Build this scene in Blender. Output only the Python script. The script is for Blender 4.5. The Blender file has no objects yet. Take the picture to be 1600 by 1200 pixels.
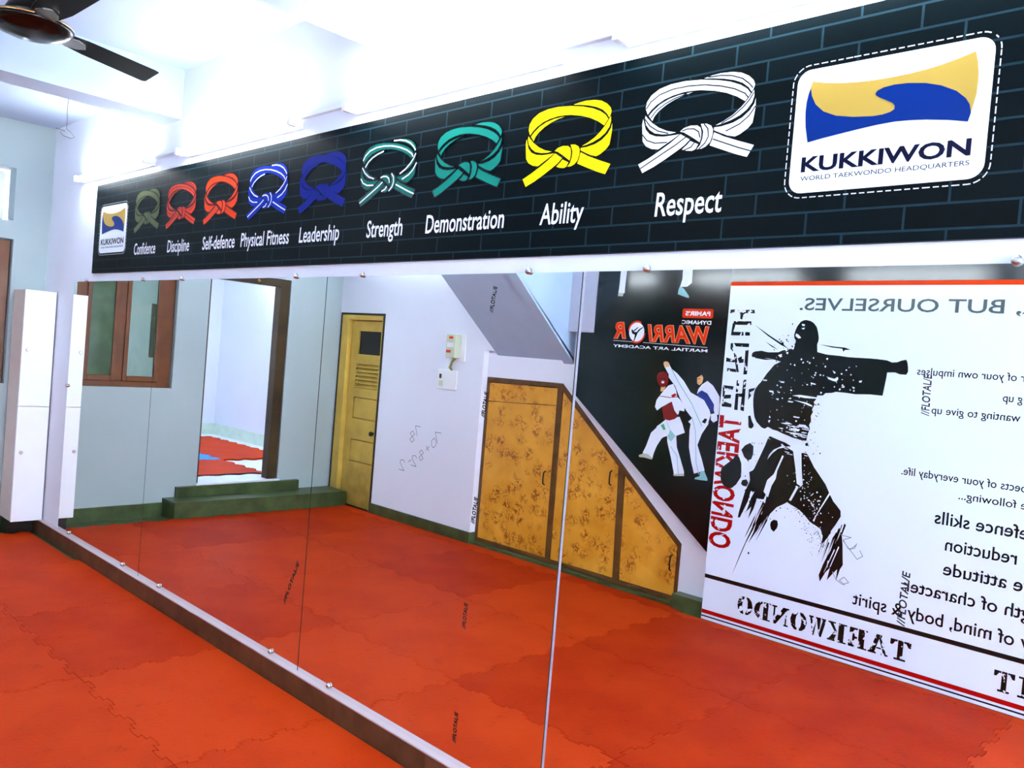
import bpy, bmesh, math, random
from mathutils import Vector, Matrix
from mathutils.geometry import tessellate_polygon

# ------------------------------------------------------------------ camera, world, exposure
S = bpy.context.scene
COL = S.collection
cam_data = bpy.data.cameras.new('camera')
cam_data.sensor_fit = 'HORIZONTAL'
cam_data.sensor_width = 36.0
cam_data.lens = 28.80
cam_data.clip_start = 0.02
camera = bpy.data.objects.new('camera', cam_data)
COL.objects.link(camera)
right = (0.72028241, 0.68870778, 0.08291467)
down = (0.079073, 0.03723275, -0.99617327)
ahead = (-0.68915943, 0.72408239, -0.0276401)
camera.matrix_world = Matrix(((right[0], -down[0], -ahead[0], 7.10),
                              (right[1], -down[1], -ahead[1], -2.095),
                              (right[2], -down[2], -ahead[2], 1.60),
                              (0, 0, 0, 1)))
S.camera = camera

world = bpy.data.worlds.new('world')
S.world = world
world.use_nodes = True
bgn = world.node_tree.nodes['Background']
bgn.inputs[0].default_value = (0.82, 0.89, 1.0, 1)
bgn.inputs[1].default_value = 7.5

TUBE_POWER = 18.0
S.view_settings.view_transform = 'Standard'
S.view_settings.look = 'None'
S.view_settings.gamma = 1.0
S.view_settings.use_curve_mapping = False
S.view_settings.exposure = 2.62

# ------------------------------------------------------------------ helpers
def lin(c):
    c = c / 255.0
    return c / 12.92 if c <= 0.04045 else ((c + 0.055) / 1.055) ** 2.4

def rgb(r, g, b):
    return (lin(r), lin(g), lin(b), 1.0)

def new_mat(name):
    m = bpy.data.materials.new(name)
    m.use_nodes = True
    nt = m.node_tree
    return m, nt, nt.nodes['Principled BSDF']

def mat(name, col, rough=0.6, spec=0.3, metal=0.0, var=0.0, scale=6.0, bump=0.0, bscale=60.0, detail=4.0):
    """principled paint with a little procedural wear"""
    m, nt, p = new_mat(name)
    p.inputs['Roughness'].default_value = rough
    p.inputs['Specular IOR Level'].default_value = spec
    p.inputs['Metallic'].default_value = metal
    p.inputs['Base Color'].default_value = col
    tc = nt.nodes.new('ShaderNodeTexCoord')
    if var > 0:
        n = nt.nodes.new('ShaderNodeTexNoise')
        n.inputs['Scale'].default_value = scale
        n.inputs['Detail'].default_value = detail
        r = nt.nodes.new('ShaderNodeValToRGB')
        r.color_ramp.elements[0].position = 0.3
        r.color_ramp.elements[1].position = 0.7
        r.color_ramp.elements[0].color = tuple(c * (1 - var) for c in col[:3]) + (1,)
        r.color_ramp.elements[1].color = tuple(min(1, c * (1 + var)) for c in col[:3]) + (1,)
        nt.links.new(tc.outputs['Object'], n.inputs['Vector'])
        nt.links.new(n.outputs['Fac'], r.inputs['Fac'])
        nt.links.new(r.outputs['Color'], p.inputs['Base Color'])
    if bump > 0:
        n2 = nt.nodes.new('ShaderNodeTexNoise')
        n2.inputs['Scale'].default_value = bscale
        b = nt.nodes.new('ShaderNodeBump')
        b.inputs['Strength'].default_value = bump
        b.inputs['Distance'].default_value = 0.01
        nt.links.new(tc.outputs['Object'], n2.inputs['Vector'])
        nt.links.new(n2.outputs['Fac'], b.inputs['Height'])
        nt.links.new(b.outputs['Normal'], p.inputs['Normal'])
    return m

def worn(name, col, under, amount=0.5, scale=40.0, rough=0.3):
    """print with flecks worn through to the sheet below"""
    m, nt, p = new_mat(name)
    p.inputs['Roughness'].default_value = rough
    tc = nt.nodes.new('ShaderNodeTexCoord')
    n = nt.nodes.new('ShaderNodeTexNoise')
    n.inputs['Scale'].default_value = scale
    n.inputs['Detail'].default_value = 3
    r = nt.nodes.new('ShaderNodeValToRGB')
    r.color_ramp.interpolation = 'CONSTANT'
    r.color_ramp.elements[0].color = col
    r.color_ramp.elements[1].position = amount
    r.color_ramp.elements[1].color = under
    nt.links.new(tc.outputs['Object'], n.inputs['Vector'])
    nt.links.new(n.outputs['Fac'], r.inputs['Fac'])
    nt.links.new(r.outputs['Color'], p.inputs['Base Color'])
    return m

def emit(name, col, power):
    m, nt, p = new_mat(name)
    nt.nodes.remove(p)
    e = nt.nodes.new('ShaderNodeEmission')
    e.inputs['Color'].default_value = col
    e.inputs['Strength'].default_value = power
    nt.links.new(e.outputs['Emission'], nt.nodes['Material Output'].inputs['Surface'])
    return m

def tag(o, label, cat, group=None):
    o['label'] = label
    o['category'] = cat
    if group:
        o['group'] = group
    return o

def empty(name, loc, label, cat, group=None):
    o = bpy.data.objects.new(name, None)
    o.empty_display_size = 0.1
    o.location = loc
    COL.objects.link(o)
    return tag(o, label, cat, group)

def world_loc(o):
    v = Vector((0, 0, 0))
    while o is not None:
        v += o.location
        o = o.parent
    return v

class MB:
    """collects shapes given in room coordinates, builds ONE mesh object"""
    def __init__(self):
        self.v = []
        self.f = []
        self.m = []
    def add(self, vs, fs, mi=0):
        k = len(self.v)
        self.v += [tuple(p) for p in vs]
        self.f += [tuple(i + k for i in f) for f in fs]
        self.m += [mi] * len(fs)
        return self
    def box(self, x0, x1, y0, y1, z0, z1, mi=0):
        vs = [(x, y, z) for x in (x0, x1) for y in (y0, y1) for z in (z0, z1)]
        return self.add(vs, [(0, 1, 3, 2), (4, 6, 7, 5), (0, 4, 5, 1), (2, 3, 7, 6), (0, 2, 6, 4), (1, 5, 7, 3)], mi)
    def hexa(self, a, b, mi=0):
        """two quads a and b joined into a solid"""
        return self.add(list(a) + list(b), [(3, 2, 1, 0), (4, 5, 6, 7), (0, 1, 5, 4), (1, 2, 6, 5), (2, 3, 7, 6), (3, 0, 4, 7)], mi)
    def cyl(self, p0, p1, r0, r1=None, n=16, mi=0):
        r1 = r0 if r1 is None else r1
        p0, p1 = Vector(p0), Vector(p1)
        d = (p1 - p0).normalized()
        a = d.orthogonal().normalized()
        b = d.cross(a)
        vs = []
        for p, r in ((p0, r0), (p1, r1)):
            for i in range(n):
                t = 2 * math.pi * i / n
                vs.append(p + (a * math.cos(t) + b * math.sin(t)) * r)
        fs = [(i, (i + 1) % n, n + (i + 1) % n, n + i) for i in range(n)]
        fs += [tuple(range(n - 1, -1, -1)), tuple(range(n, 2 * n))]
        return self.add(vs, fs, mi)
    def lathe(self, origin, axis, prof, n=20, mi=0):
        """prof: list of (distance along axis, radius)"""
        o, d = Vector(origin), Vector(axis).normalized()
        a = d.orthogonal().normalized()
        b = d.cross(a)
        vs = []
        for h, r in prof:
            for i in range(n):
                t = 2 * math.pi * i / n
                vs.append(o + d * h + (a * math.cos(t) + b * math.sin(t)) * max(r, 1e-4))
        fs = []
        for j in range(len(prof) - 1):
            for i in range(n):
                fs.append((j * n + i, j * n + (i + 1) % n, (j + 1) * n + (i + 1) % n, (j + 1) * n + i))
        fs.append(tuple(range(n - 1, -1, -1)))
        fs.append(tuple(range((len(prof) - 1) * n, len(prof) * n)))
        return self.add(vs, fs, mi)
    def tube(self, pts, r, n=8, mi=0):
        pts = [Vector(p) for p in pts]
        vs, fs = [], []
        a = None
        for k, p in enumerate(pts):
            d = (pts[min(k + 1, len(pts) - 1)] - pts[max(k - 1, 0)]).normalized()
            a = d.orthogonal().normalized() if a is None else (a - d * a.dot(d)).normalized()
            b = d.cross(a)
            for i in range(n):
                t = 2 * math.pi * i / n
                vs.append(p + (a * math.cos(t) + b * math.sin(t)) * r)
        for k in range(len(pts) - 1):
            for i in range(n):
                fs.append((k * n + i, k * n + (i + 1) % n, (k + 1) * n + (i + 1) % n, (k + 1) * n + i))
        fs += [tuple(range(n - 1, -1, -1)), tuple(range((len(pts) - 1) * n, len(pts) * n))]
        return self.add(vs, fs, mi)
    def sheet(self, outer, holes, f0, f1, mi=0):
        """flat slab with holes: outlines in (u, v); f0 / f1 map (u, v) to the two faces"""
        loops = [list(outer)] + [list(h) for h in holes]
        flat = [p for l in loops for p in l]
        tris = tessellate_polygon([[Vector((p[0], p[1], 0)) for p in l] for l in loops])
        n = len(flat)
        vs = [f0(*p) for p in flat] + [f1(*p) for p in flat]
        fs = [tuple(t) for t in tris] + [tuple(i + n for i in reversed(t)) for t in tris]
        k = 0
        for l in loops:
            c = len(l)
            for i in range(c):
                fs.append((k + i, k + (i + 1) % c, n + k + (i + 1) % c, n + k + i))
            k += c
        return self.add(vs, fs, mi)
    def flat(self, polys, f, mi=0):
        """printed areas: polygons in (u, v) laid on a surface by f"""
        for poly in polys:
            tris = tessellate_polygon([[Vector((p[0], p[1], 0)) for p in poly]])
            self.add([f(*p) for p in poly], [tuple(t) for t in tris], mi)
        return self
    def build(self, name, mats, parent=None, smooth=False, bevel=0.0, fix=True):
        me = bpy.data.meshes.new(name)
        off = world_loc(parent) if parent is not None else Vector((0, 0, 0))
        me.from_pydata([(p[0] - off.x, p[1] - off.y, p[2] - off.z) for p in self.v], [], self.f)
        mats = mats if isinstance(mats, (list, tuple)) else [mats]
        for m in mats:
            me.materials.append(m)
        for p, i in zip(me.polygons, self.m):
            p.material_index = i
        if fix:
            bm = bmesh.new()
            bm.from_mesh(me)
            bmesh.ops.recalc_face_normals(bm, faces=bm.faces)
            bm.to_mesh(me)
            bm.free()
        if smooth:
            for p in me.polygons:
                p.use_smooth = len(p.vertices) == 4
        o = bpy.data.objects.new(name, me)
        COL.objects.link(o)
        if parent is not None:
            o.parent = parent
        if bevel > 0:
            b = o.modifiers.new('bevel', 'BEVEL')
            b.width = bevel
            b.segments = 2
            b.limit_method = 'ANGLE'
            b.angle_limit = math.radians(40)
        return o

def struct(o, label=None):
    o['kind'] = 'structure'
    if label:
        o['label'] = label
    return o

_caps = {}
def text_shape(body, weight=0.0, shear=0.0):
    """outline of a line of text as (verts, faces), baseline at 0, capital height 1"""
    def raw(s):
        c = bpy.data.curves.new('t', 'FONT')
        c.body = s
        c.offset = weight
        c.shear = shear
        c.resolution_u = 3
        c.fill_mode = 'FRONT'
        o = bpy.data.objects.new('t', c)
        COL.objects.link(o)
        dg = bpy.context.evaluated_depsgraph_get()
        me = bpy.data.meshes.new_from_object(o.evaluated_get(dg))
        vs = [(v.co.x, v.co.y) for v in me.vertices]
        fs = [tuple(p.vertices) for p in me.polygons]
        bpy.data.objects.remove(o)
        bpy.data.curves.remove(c)
        bpy.data.meshes.remove(me)
        return vs, fs
    key = (weight,)
    if key not in _caps:
        hv, _ = raw('H')
        _caps[key] = (min(v[1] for v in hv), max(v[1] for v in hv))
    lo, hi = _caps[key]
    vs, fs = raw(body)
    return [(x, (y - lo) / (hi - lo)) for x, y in vs], fs

def put_text(mb, body, xa, xb, z0, cap, f, weight=0.0, shear=0.0, mi=0):
    """text running from xa to xb (either way round), baseline z0, capitals cap high"""
    vs, fs = text_shape(body, weight, shear)
    a, b = min(v[0] for v in vs), max(v[0] for v in vs)
    mb.add([f(xa + (v[0] - a) / (b - a) * (xb - xa), z0 + v[1] * cap) for v in vs], fs, mi)
    return mb

def on_y(y):
    return lambda u, v: (u, y, v)

def rounded(x0, x1, z0, z1, r, n=6):
    out = []
    for cx, cz, a0 in ((x1 - r, z1 - r, 0), (x0 + r, z1 - r, 90), (x0 + r, z0 + r, 180), (x1 - r, z0 + r, 270)):
        for i in range(n + 1):
            t = math.radians(a0 + 90 * i / n)
            out.append((cx + r * math.cos(t), cz + r * math.sin(t)))
    return out

def strip(pts, w):
    """thin ribbon polygon(s) along a polyline, as quads"""
    out = []
    for (x0, z0), (x1, z1) in zip(pts, pts[1:]):
        d = math.hypot(x1 - x0, z1 - z0) or 1e-6
        nx, nz = -(z1 - z0) / d * w / 2, (x1 - x0) / d * w / 2
        ex, ez = (x1 - x0) / d * w * 0.2, (z1 - z0) / d * w * 0.2
        out.append([(x0 + nx - ex, z0 + nz - ez), (x1 + nx + ex, z1 + nz + ez), (x1 - nx + ex, z1 - nz + ez), (x0 - nx - ex, z0 - nz - ez)])
    return out

def ellipse(cx, cz, rx, rz, n=24):
    return [(cx + rx * math.cos(2 * math.pi * i / n), cz + rz * math.sin(2 * math.pi * i / n)) for i in range(n)]

# ------------------------------------------------------------------ print outlines (metres on the wall)
BELT=[[[0.0509,0.6839],[0.0271,0.7557],[0.0338,0.8329],[0.0708,0.9037],[0.1453,0.9605],[0.2467,0.9884],[0.3681,0.9924],[0.5082,0.9724],[0.646,0.9356],[0.7626,0.8869],[0.8499,0.8316],[0.909,0.7726],[0.9382,0.7201],[0.9004,0.6453],[0.8315,0.7108],[0.7435,0.7706],[0.6357,0.8214],[0.5171,0.8569],[0.4475,0.8672],[0.3676,0.8698],[0.2775,0.8557],[0.1973,0.828],[0.128,0.7808],[0.0793,0.7289]],[[0.0631,0.6649],[0.1012,0.7192],[0.1597,0.7768],[0.2392,0.8218],[0.3292,0.8451],[0.4536,0.8519],[0.3803,0.8346],[0.3017,0.807],[0.2232,0.7622],[0.1551,0.7034],[0.1173,0.6493],[0.1002,0.5989]],[[0.5417,0.9799],[0.6033,0.9938],[0.679,1.0],[0.7735,0.989],[0.8493,0.9613],[0.9121,0.911],[0.9523,0.8559],[0.9667,0.8066],[0.9589,0.7672],[0.9462,0.7339],[0.9166,0.7916],[0.8669,0.8487],[0.7992,0.8946],[0.7124,0.9325],[0.6251,0.9593]],[[0.9628,0.751],[0.9693,0.6881],[0.9566,0.6188],[0.9167,0.5492],[0.8656,0.5018],[0.7948,0.4624],[0.7218,0.4386],[0.673,0.4333],[0.7384,0.4672],[0.8092,0.5173],[0.8686,0.5842],[0.9096,0.6435],[0.9412,0.7041]],[[0.9822,0.6599],[0.987,0.5719],[0.9804,0.4809],[0.973,0.4001],[0.9408,0.349],[0.8811,0.2969],[0.8411,0.2794],[0.779,0.303],[0.6647,0.3797],[0.6622,0.4118],[0.7238,0.4119],[0.8156,0.4327],[0.8862,0.4722],[0.9446,0.5388],[0.9756,0.6048]],[[0.0301,0.6765],[0.0545,0.6384],[0.1021,0.574],[0.1706,0.5065],[0.2473,0.4549],[0.3317,0.4222],[0.2813,0.4152],[0.2084,0.4227],[0.1331,0.4495],[0.0815,0.4994],[0.0446,0.5617],[0.0283,0.632]],[[0.0115,0.6406],[0.0243,0.5877],[0.0432,0.5115],[0.0855,0.4484],[0.1467,0.4106],[0.221,0.3941],[0.2932,0.3935],[0.3642,0.395],[0.3166,0.3557],[0.2487,0.3059],[0.1799,0.2555],[0.1155,0.2706],[0.059,0.3127],[0.0241,0.3742],[0.0138,0.4771],[0.0056,0.5798]],[[0.3744,0.3933],[0.4604,0.3166],[0.4151,0.2587],[0.3488,0.2032],[0.2522,0.1291],[0.1534,0.0592],[0.0463,0.0],[0.0,0.1073],[0.0923,0.1622],[0.2019,0.2412],[0.2894,0.3107]],[[0.367,0.4239],[0.3997,0.4565],[0.4582,0.4735],[0.5181,0.4632],[0.5479,0.4313],[0.558,0.3761],[0.5571,0.312],[0.5486,0.2705],[0.4783,0.3407],[0.4035,0.407]],[[0.5465,0.4743],[0.5955,0.4679],[0.6364,0.4375],[0.6552,0.3919],[0.6543,0.3284],[0.6387,0.2566],[0.6054,0.2138],[0.5681,0.1948],[0.5289,0.1963],[0.555,0.2374],[0.5709,0.3099],[0.5729,0.3843]],[[0.4667,0.2994],[0.5374,0.2508],[0.5188,0.1999],[0.4904,0.1847],[0.44,0.1953],[0.3983,0.2156],[0.4353,0.2556]],[[0.6663,0.3582],[0.7514,0.2969],[0.8774,0.2248],[1.0,0.1597],[0.9775,0.1014],[0.9531,0.041],[0.8603,0.0871],[0.7433,0.1563],[0.6387,0.2194],[0.6535,0.2755]]]
BELT_LINES=[[[0.0347,0.7542],[0.0717,0.8253],[0.1506,0.8928],[0.2719,0.9281],[0.413,0.9285],[0.5522,0.9061],[0.6898,0.8586],[0.8064,0.7993],[0.8941,0.7292],[0.9203,0.6826]],[[0.0865,0.6382],[0.1333,0.7131],[0.2118,0.7754],[0.3008,0.8181],[0.3996,0.8447]],[[0.5753,0.9831],[0.6808,0.9764],[0.7766,0.9486],[0.8633,0.896],[0.923,0.8262],[0.954,0.7734]],[[0.9624,0.7203],[0.936,0.6537],[0.8871,0.5807],[0.8104,0.5014],[0.7214,0.4439]],[[0.987,0.5719],[0.9402,0.4779],[0.8728,0.4072],[0.7659,0.3523]],[[0.0316,0.6314],[0.0833,0.5438],[0.163,0.469],[0.2599,0.4253]],[[0.0177,0.454],[0.0644,0.3791],[0.1422,0.3334],[0.2578,0.3211]],[[0.423,0.3496],[0.3428,0.2806],[0.226,0.199],[0.0257,0.0566]],[[0.387,0.426],[0.4309,0.4404],[0.4912,0.4302],[0.5335,0.3909],[0.5503,0.3238]],[[0.5763,0.467],[0.6116,0.4098],[0.6211,0.3231],[0.5976,0.2523],[0.5485,0.1956]],[[0.5034,0.2722],[0.4772,0.2277],[0.4193,0.2038]],[[0.6624,0.2847],[0.7665,0.2211],[0.8829,0.1514],[0.9775,0.1014]]]
FLAG=[[0.0889,0.9001],[0.1507,0.8759],[0.2303,0.8523],[0.3327,0.834],[0.4233,0.8256],[0.5187,0.8249],[0.611,0.8301],[0.6855,0.8391],[0.7579,0.8537],[0.8351,0.8772],[0.9133,0.908],[0.927,0.8297],[0.9338,0.7622],[0.9365,0.6959],[0.9343,0.5979],[0.921,0.5022],[0.9072,0.4116],[0.8195,0.4406],[0.7089,0.4667],[0.6332,0.4777],[0.5561,0.483],[0.4697,0.4769],[0.3813,0.4645],[0.3072,0.4522],[0.2315,0.4384],[0.1627,0.4264],[0.09,0.4083],[0.0706,0.5377],[0.0646,0.6144],[0.0622,0.6653],[0.0635,0.7405],[0.0703,0.8143]]
FLAG_BLUE=[[0.0815,0.8493],[0.0902,0.7846],[0.1175,0.7096],[0.166,0.6429],[0.2385,0.5942],[0.3335,0.5646],[0.4411,0.548],[0.489,0.5498],[0.5277,0.5603],[0.5485,0.578],[0.5483,0.6049],[0.5352,0.6278],[0.4978,0.6597],[0.4644,0.6852],[0.4472,0.7034],[0.4421,0.72],[0.4529,0.74],[0.4836,0.7573],[0.5382,0.765],[0.6079,0.7593],[0.6918,0.7384],[0.7673,0.7026],[0.8424,0.6441],[0.8884,0.5812],[0.9087,0.5324],[0.9174,0.47],[0.9072,0.4116],[0.8195,0.4406],[0.7089,0.4667],[0.6332,0.4777],[0.5561,0.483],[0.4697,0.4769],[0.3813,0.4645],[0.3072,0.4522],[0.2315,0.4384],[0.1627,0.4264],[0.09,0.4083],[0.0706,0.5377],[0.0646,0.6144],[0.0622,0.6653],[0.0635,0.7405],[0.0712,0.8016]]
FIG_UPPER=[[4.9078,2.0017],[4.9366,1.9962],[4.9579,1.9834],[4.9776,1.9606],[4.9885,1.9299],[4.9966,1.8952],[4.9955,1.8734],[4.99,1.856],[4.9952,1.8095],[5.0547,1.7972],[5.1323,1.7938],[5.1859,1.7892],[5.2383,1.7884],[5.2971,1.7888],[5.3479,1.7873],[5.4053,1.7833],[5.4344,1.7726],[5.4621,1.7757],[5.4819,1.7856],[5.5088,1.793],[5.5169,1.7791],[5.5229,1.7506],[5.5252,1.7254],[5.5166,1.7082],[5.4822,1.7079],[5.457,1.7171],[5.4131,1.714],[5.4109,1.6845],[5.4072,1.6475],[5.3993,1.5791],[5.331,1.5804],[5.2435,1.5742],[5.1831,1.578],[5.1297,1.578],[5.1074,1.5699],[5.0689,1.565],[5.0547,1.5498],[5.0195,1.5467],[5.0146,1.5229],[5.0021,1.5046],[5.0089,1.4912],[4.9961,1.4587],[5.0031,1.4438],[4.9919,1.4192],[4.9972,1.3885],[4.9867,1.3639],[4.9937,1.3412],[4.984,1.3087],[4.9785,1.2649],[4.9297,1.2665],[4.8965,1.2703],[4.8622,1.2819],[4.828,1.2897],[4.7844,1.3045],[4.7586,1.3071],[4.7228,1.3216],[4.7026,1.307],[4.6803,1.3125],[4.642,1.345],[4.6261,1.372],[4.6193,1.396],[4.6101,1.4444],[4.606,1.4852],[4.6072,1.5182],[4.6128,1.5515],[4.6319,1.5818],[4.6477,1.5994],[4.6815,1.655],[4.7045,1.685],[4.7273,1.7148],[4.7677,1.7374],[4.7155,1.748],[4.6806,1.7525],[4.6282,1.7535],[4.575,1.7546],[4.567,1.7641],[4.5722,1.7833],[4.5891,1.7924],[4.6325,1.7988],[4.6768,1.7913],[4.7451,1.7949],[4.7775,1.8102],[4.7992,1.8033],[4.8185,1.8202],[4.8436,1.8175],[4.8505,1.8496],[4.8533,1.8719],[4.8417,1.8889],[4.839,1.9087],[4.8445,1.9367],[4.8544,1.9623],[4.8724,1.989],[4.8918,1.9997]]
FIG_LOWER=[[[4.7298,1.2503],[4.715,1.2027],[4.6878,1.1302],[4.6524,1.0374],[4.6243,1.0192],[4.6342,0.9697],[4.627,0.9407],[4.6677,0.8827],[4.6996,0.8606],[4.7385,0.8629],[4.7615,0.9263],[4.7503,0.8422],[4.7169,0.6844],[4.7773,0.765],[4.8286,0.8291],[4.8819,0.8641],[4.9163,0.8945],[4.9476,0.9535],[4.9674,0.9861],[4.9434,0.9972],[4.9281,1.0794],[4.9016,1.1915],[4.8577,1.2107],[4.8026,1.1943],[4.7676,1.1596],[4.7381,1.1163],[4.7492,1.1507],[4.7749,1.1834],[4.8245,1.2126],[4.8181,1.2298],[4.7899,1.2262]],[[4.9544,1.1881],[4.9835,1.1983],[5.0095,1.1623],[5.041,1.1142],[5.081,1.0678],[5.1206,1.022],[5.152,0.9666],[5.1773,0.9279],[5.2009,0.9064],[5.2247,0.8807],[5.2279,0.8471],[5.2028,0.7949],[5.1807,0.756],[5.1634,0.7092],[5.1288,0.6584],[5.1326,0.7114],[5.1156,0.7514],[5.074,0.7693],[5.046,0.7813],[5.0064,0.8177],[4.977,0.8387],[4.9483,0.8512],[4.9147,0.8629],[4.8805,0.8791],[4.9472,0.9578],[4.9818,0.9974],[4.9661,1.0852]],[[5.2425,0.7557],[5.2542,0.6855],[5.2669,0.5686],[5.2526,0.5396],[5.2356,0.4668],[5.2359,0.5356],[5.2131,0.5044],[5.1812,0.4577],[5.193,0.5341],[5.1699,0.5026],[5.1409,0.4391],[5.1304,0.4757],[5.1488,0.5411],[5.1696,0.5979],[5.2056,0.675]],[[4.7155,0.7991],[4.7004,0.7318],[4.6892,0.6649],[4.6443,0.5629],[4.5697,0.3417],[4.608,0.4709],[4.6354,0.5516],[4.6785,0.672],[4.6847,0.7102]],[[4.6266,0.9453],[4.6068,0.8908],[4.5944,0.8327],[4.5777,0.7548],[4.5734,0.7165],[4.5884,0.7194],[4.6128,0.78],[4.6345,0.8352],[4.6463,0.8975],[4.665,0.91]],[[4.6908,0.8498],[4.6767,0.7919],[4.6457,0.7212],[4.6571,0.7883],[4.6695,0.8645]],[[4.665,0.91],[4.6437,0.8229],[4.6274,0.7641],[4.6562,0.7974],[4.6987,0.8697]],[[4.722,0.7819],[4.691,0.6468],[4.661,0.5664],[4.7182,0.6708],[4.7391,0.7576]],[[4.422,0.9832],[4.4288,1.0205],[4.477,1.0627],[4.5053,1.0904],[4.5213,1.1162],[4.5449,1.1054],[4.5641,1.066],[4.5691,1.0154],[4.5698,0.9781],[4.5422,0.9267],[4.5141,0.8985],[4.4835,0.8934],[4.4451,0.9107],[4.4283,0.9413]],[[4.5554,1.1537],[4.5777,1.1847],[4.6109,1.2057],[4.6376,1.1879],[4.6401,1.142],[4.631,1.1037],[4.6072,1.091],[4.58,1.1104]],[[4.586,1.3253],[4.598,1.336],[4.6215,1.3312],[4.6254,1.3113],[4.6117,1.2986],[4.5942,1.3031]],[[4.7967,0.7141],[4.7997,0.7329],[4.8172,0.7499],[4.8412,0.7483],[4.8483,0.7243],[4.843,0.7007],[4.8246,0.6743],[4.8041,0.6882]],[[4.9742,1.2474],[4.9843,1.2558],[4.9942,1.2465],[4.9865,1.2323],[4.977,1.2372]],[[5.0637,1.2032],[5.0705,1.2059],[5.0755,1.2004],[5.0689,1.1952]],[[4.663,0.5065],[4.6702,0.5146],[4.6769,0.5069],[4.672,0.4965]],[[4.5816,0.9613],[4.609,0.9703],[4.6261,0.9498],[4.6136,0.9245],[4.5883,0.925],[4.5739,0.9366]],[[4.7313,1.2551],[4.7428,1.2656],[4.7972,1.2497],[4.8457,1.2379],[4.8848,1.2206],[4.8483,1.2113],[4.8279,1.2266],[4.7809,1.2205]]]
FIG_SLASH=[[[4.8347,1.1572],[4.8446,1.1523],[4.8112,1.0571],[4.8065,1.0065],[4.7826,0.9572],[4.7659,0.8815],[4.7498,0.8969],[4.7337,0.9125],[4.7506,0.9884],[4.7898,1.0311]],[[5.1469,0.9744],[5.1537,0.9669],[5.0857,0.8328],[5.0723,0.7865],[5.0645,0.7937]],[[5.2308,0.8433],[5.2398,0.8108],[5.1786,0.6864],[5.1634,0.7092]],[[4.9447,0.9841],[4.9564,0.9772],[4.9172,0.8857],[4.903,0.8877]],[[5.2316,0.672],[5.2356,0.666],[5.1965,0.5436],[5.1896,0.5333]],[[5.208,0.6497],[5.212,0.6437],[5.1614,0.5006],[5.1576,0.4945]],[[4.7215,0.837],[4.7298,0.8329],[4.6506,0.6014],[4.6457,0.6003]],[[4.6659,0.9009],[4.6719,0.9001],[4.6177,0.7809],[4.6137,0.7802]],[[5.1763,0.5735],[5.1822,0.5748],[5.1777,0.5305],[5.1735,0.5382]]]
FIG_FLECK=[[[4.8629,1.5327],[4.9114,1.541],[5.0167,1.5348],[5.0158,1.5269],[4.9455,1.5244]],[[4.8737,1.5059],[4.9562,1.4979],[4.9978,1.4823],[4.9863,1.4773],[4.9407,1.4909]],[[4.8412,1.4989],[4.8747,1.4957],[4.8671,1.4886],[4.8379,1.4906]],[[4.7089,1.5515],[4.7391,1.55],[4.7359,1.5392],[4.7114,1.5436]],[[4.7607,1.5478],[4.7819,1.548],[4.7785,1.5397]],[[4.6591,1.6167],[4.6896,1.6165],[4.6859,1.6097],[4.6615,1.6103]],[[4.7796,1.6153],[4.805,1.6141],[4.8016,1.6058],[4.7787,1.6072]],[[5.0713,1.6632],[5.1147,1.6549],[5.1327,1.6677],[5.1376,1.6566],[5.1278,1.6391],[5.1043,1.6426],[5.0763,1.652]],[[5.2584,1.6522],[5.2763,1.6581],[5.2738,1.6459],[5.2628,1.645]],[[5.1574,1.6086],[5.1793,1.618],[5.1766,1.6063]],[[4.9724,1.6223],[5.005,1.6155],[5.0015,1.6106],[4.9732,1.6146]],[[4.8832,1.4076],[4.9246,1.4041],[4.9171,1.397],[4.884,1.3998]],[[4.8048,1.3551],[4.8542,1.3647],[4.88,1.3556],[4.8389,1.351]],[[4.9206,1.3603],[4.9612,1.3609],[4.987,1.3443],[4.9298,1.3495]],[[4.8741,1.3311],[4.9317,1.33],[4.9248,1.3173],[4.867,1.3183]],[[4.7908,1.3254],[4.8246,1.3253],[4.817,1.3164]],[[4.8599,1.3055],[4.9259,1.3056],[4.9752,1.2998],[4.8942,1.2938]],[[4.7188,1.3617],[4.7355,1.3676],[4.729,1.3466]],[[4.8506,1.917],[4.8677,1.9097],[4.8859,1.8907],[4.87,1.8861],[4.848,1.9011]],[[4.8817,1.9774],[4.9024,1.974],[4.8993,1.9637],[4.8853,1.9656]],[[4.8803,1.9497],[4.9043,1.9544],[4.8973,1.9424]],[[4.7469,1.7764],[4.7714,1.7858],[4.7654,1.7614]],[[4.7958,1.7951],[4.8121,1.8],[4.8093,1.7855]],[[5.0986,1.7036],[5.1188,1.6935],[5.1119,1.6854]],[[4.7565,1.5031],[4.7774,1.5074],[4.7744,1.4943]],[[5.2207,1.6176],[5.2398,1.6131],[5.2333,1.6035]]]
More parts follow.
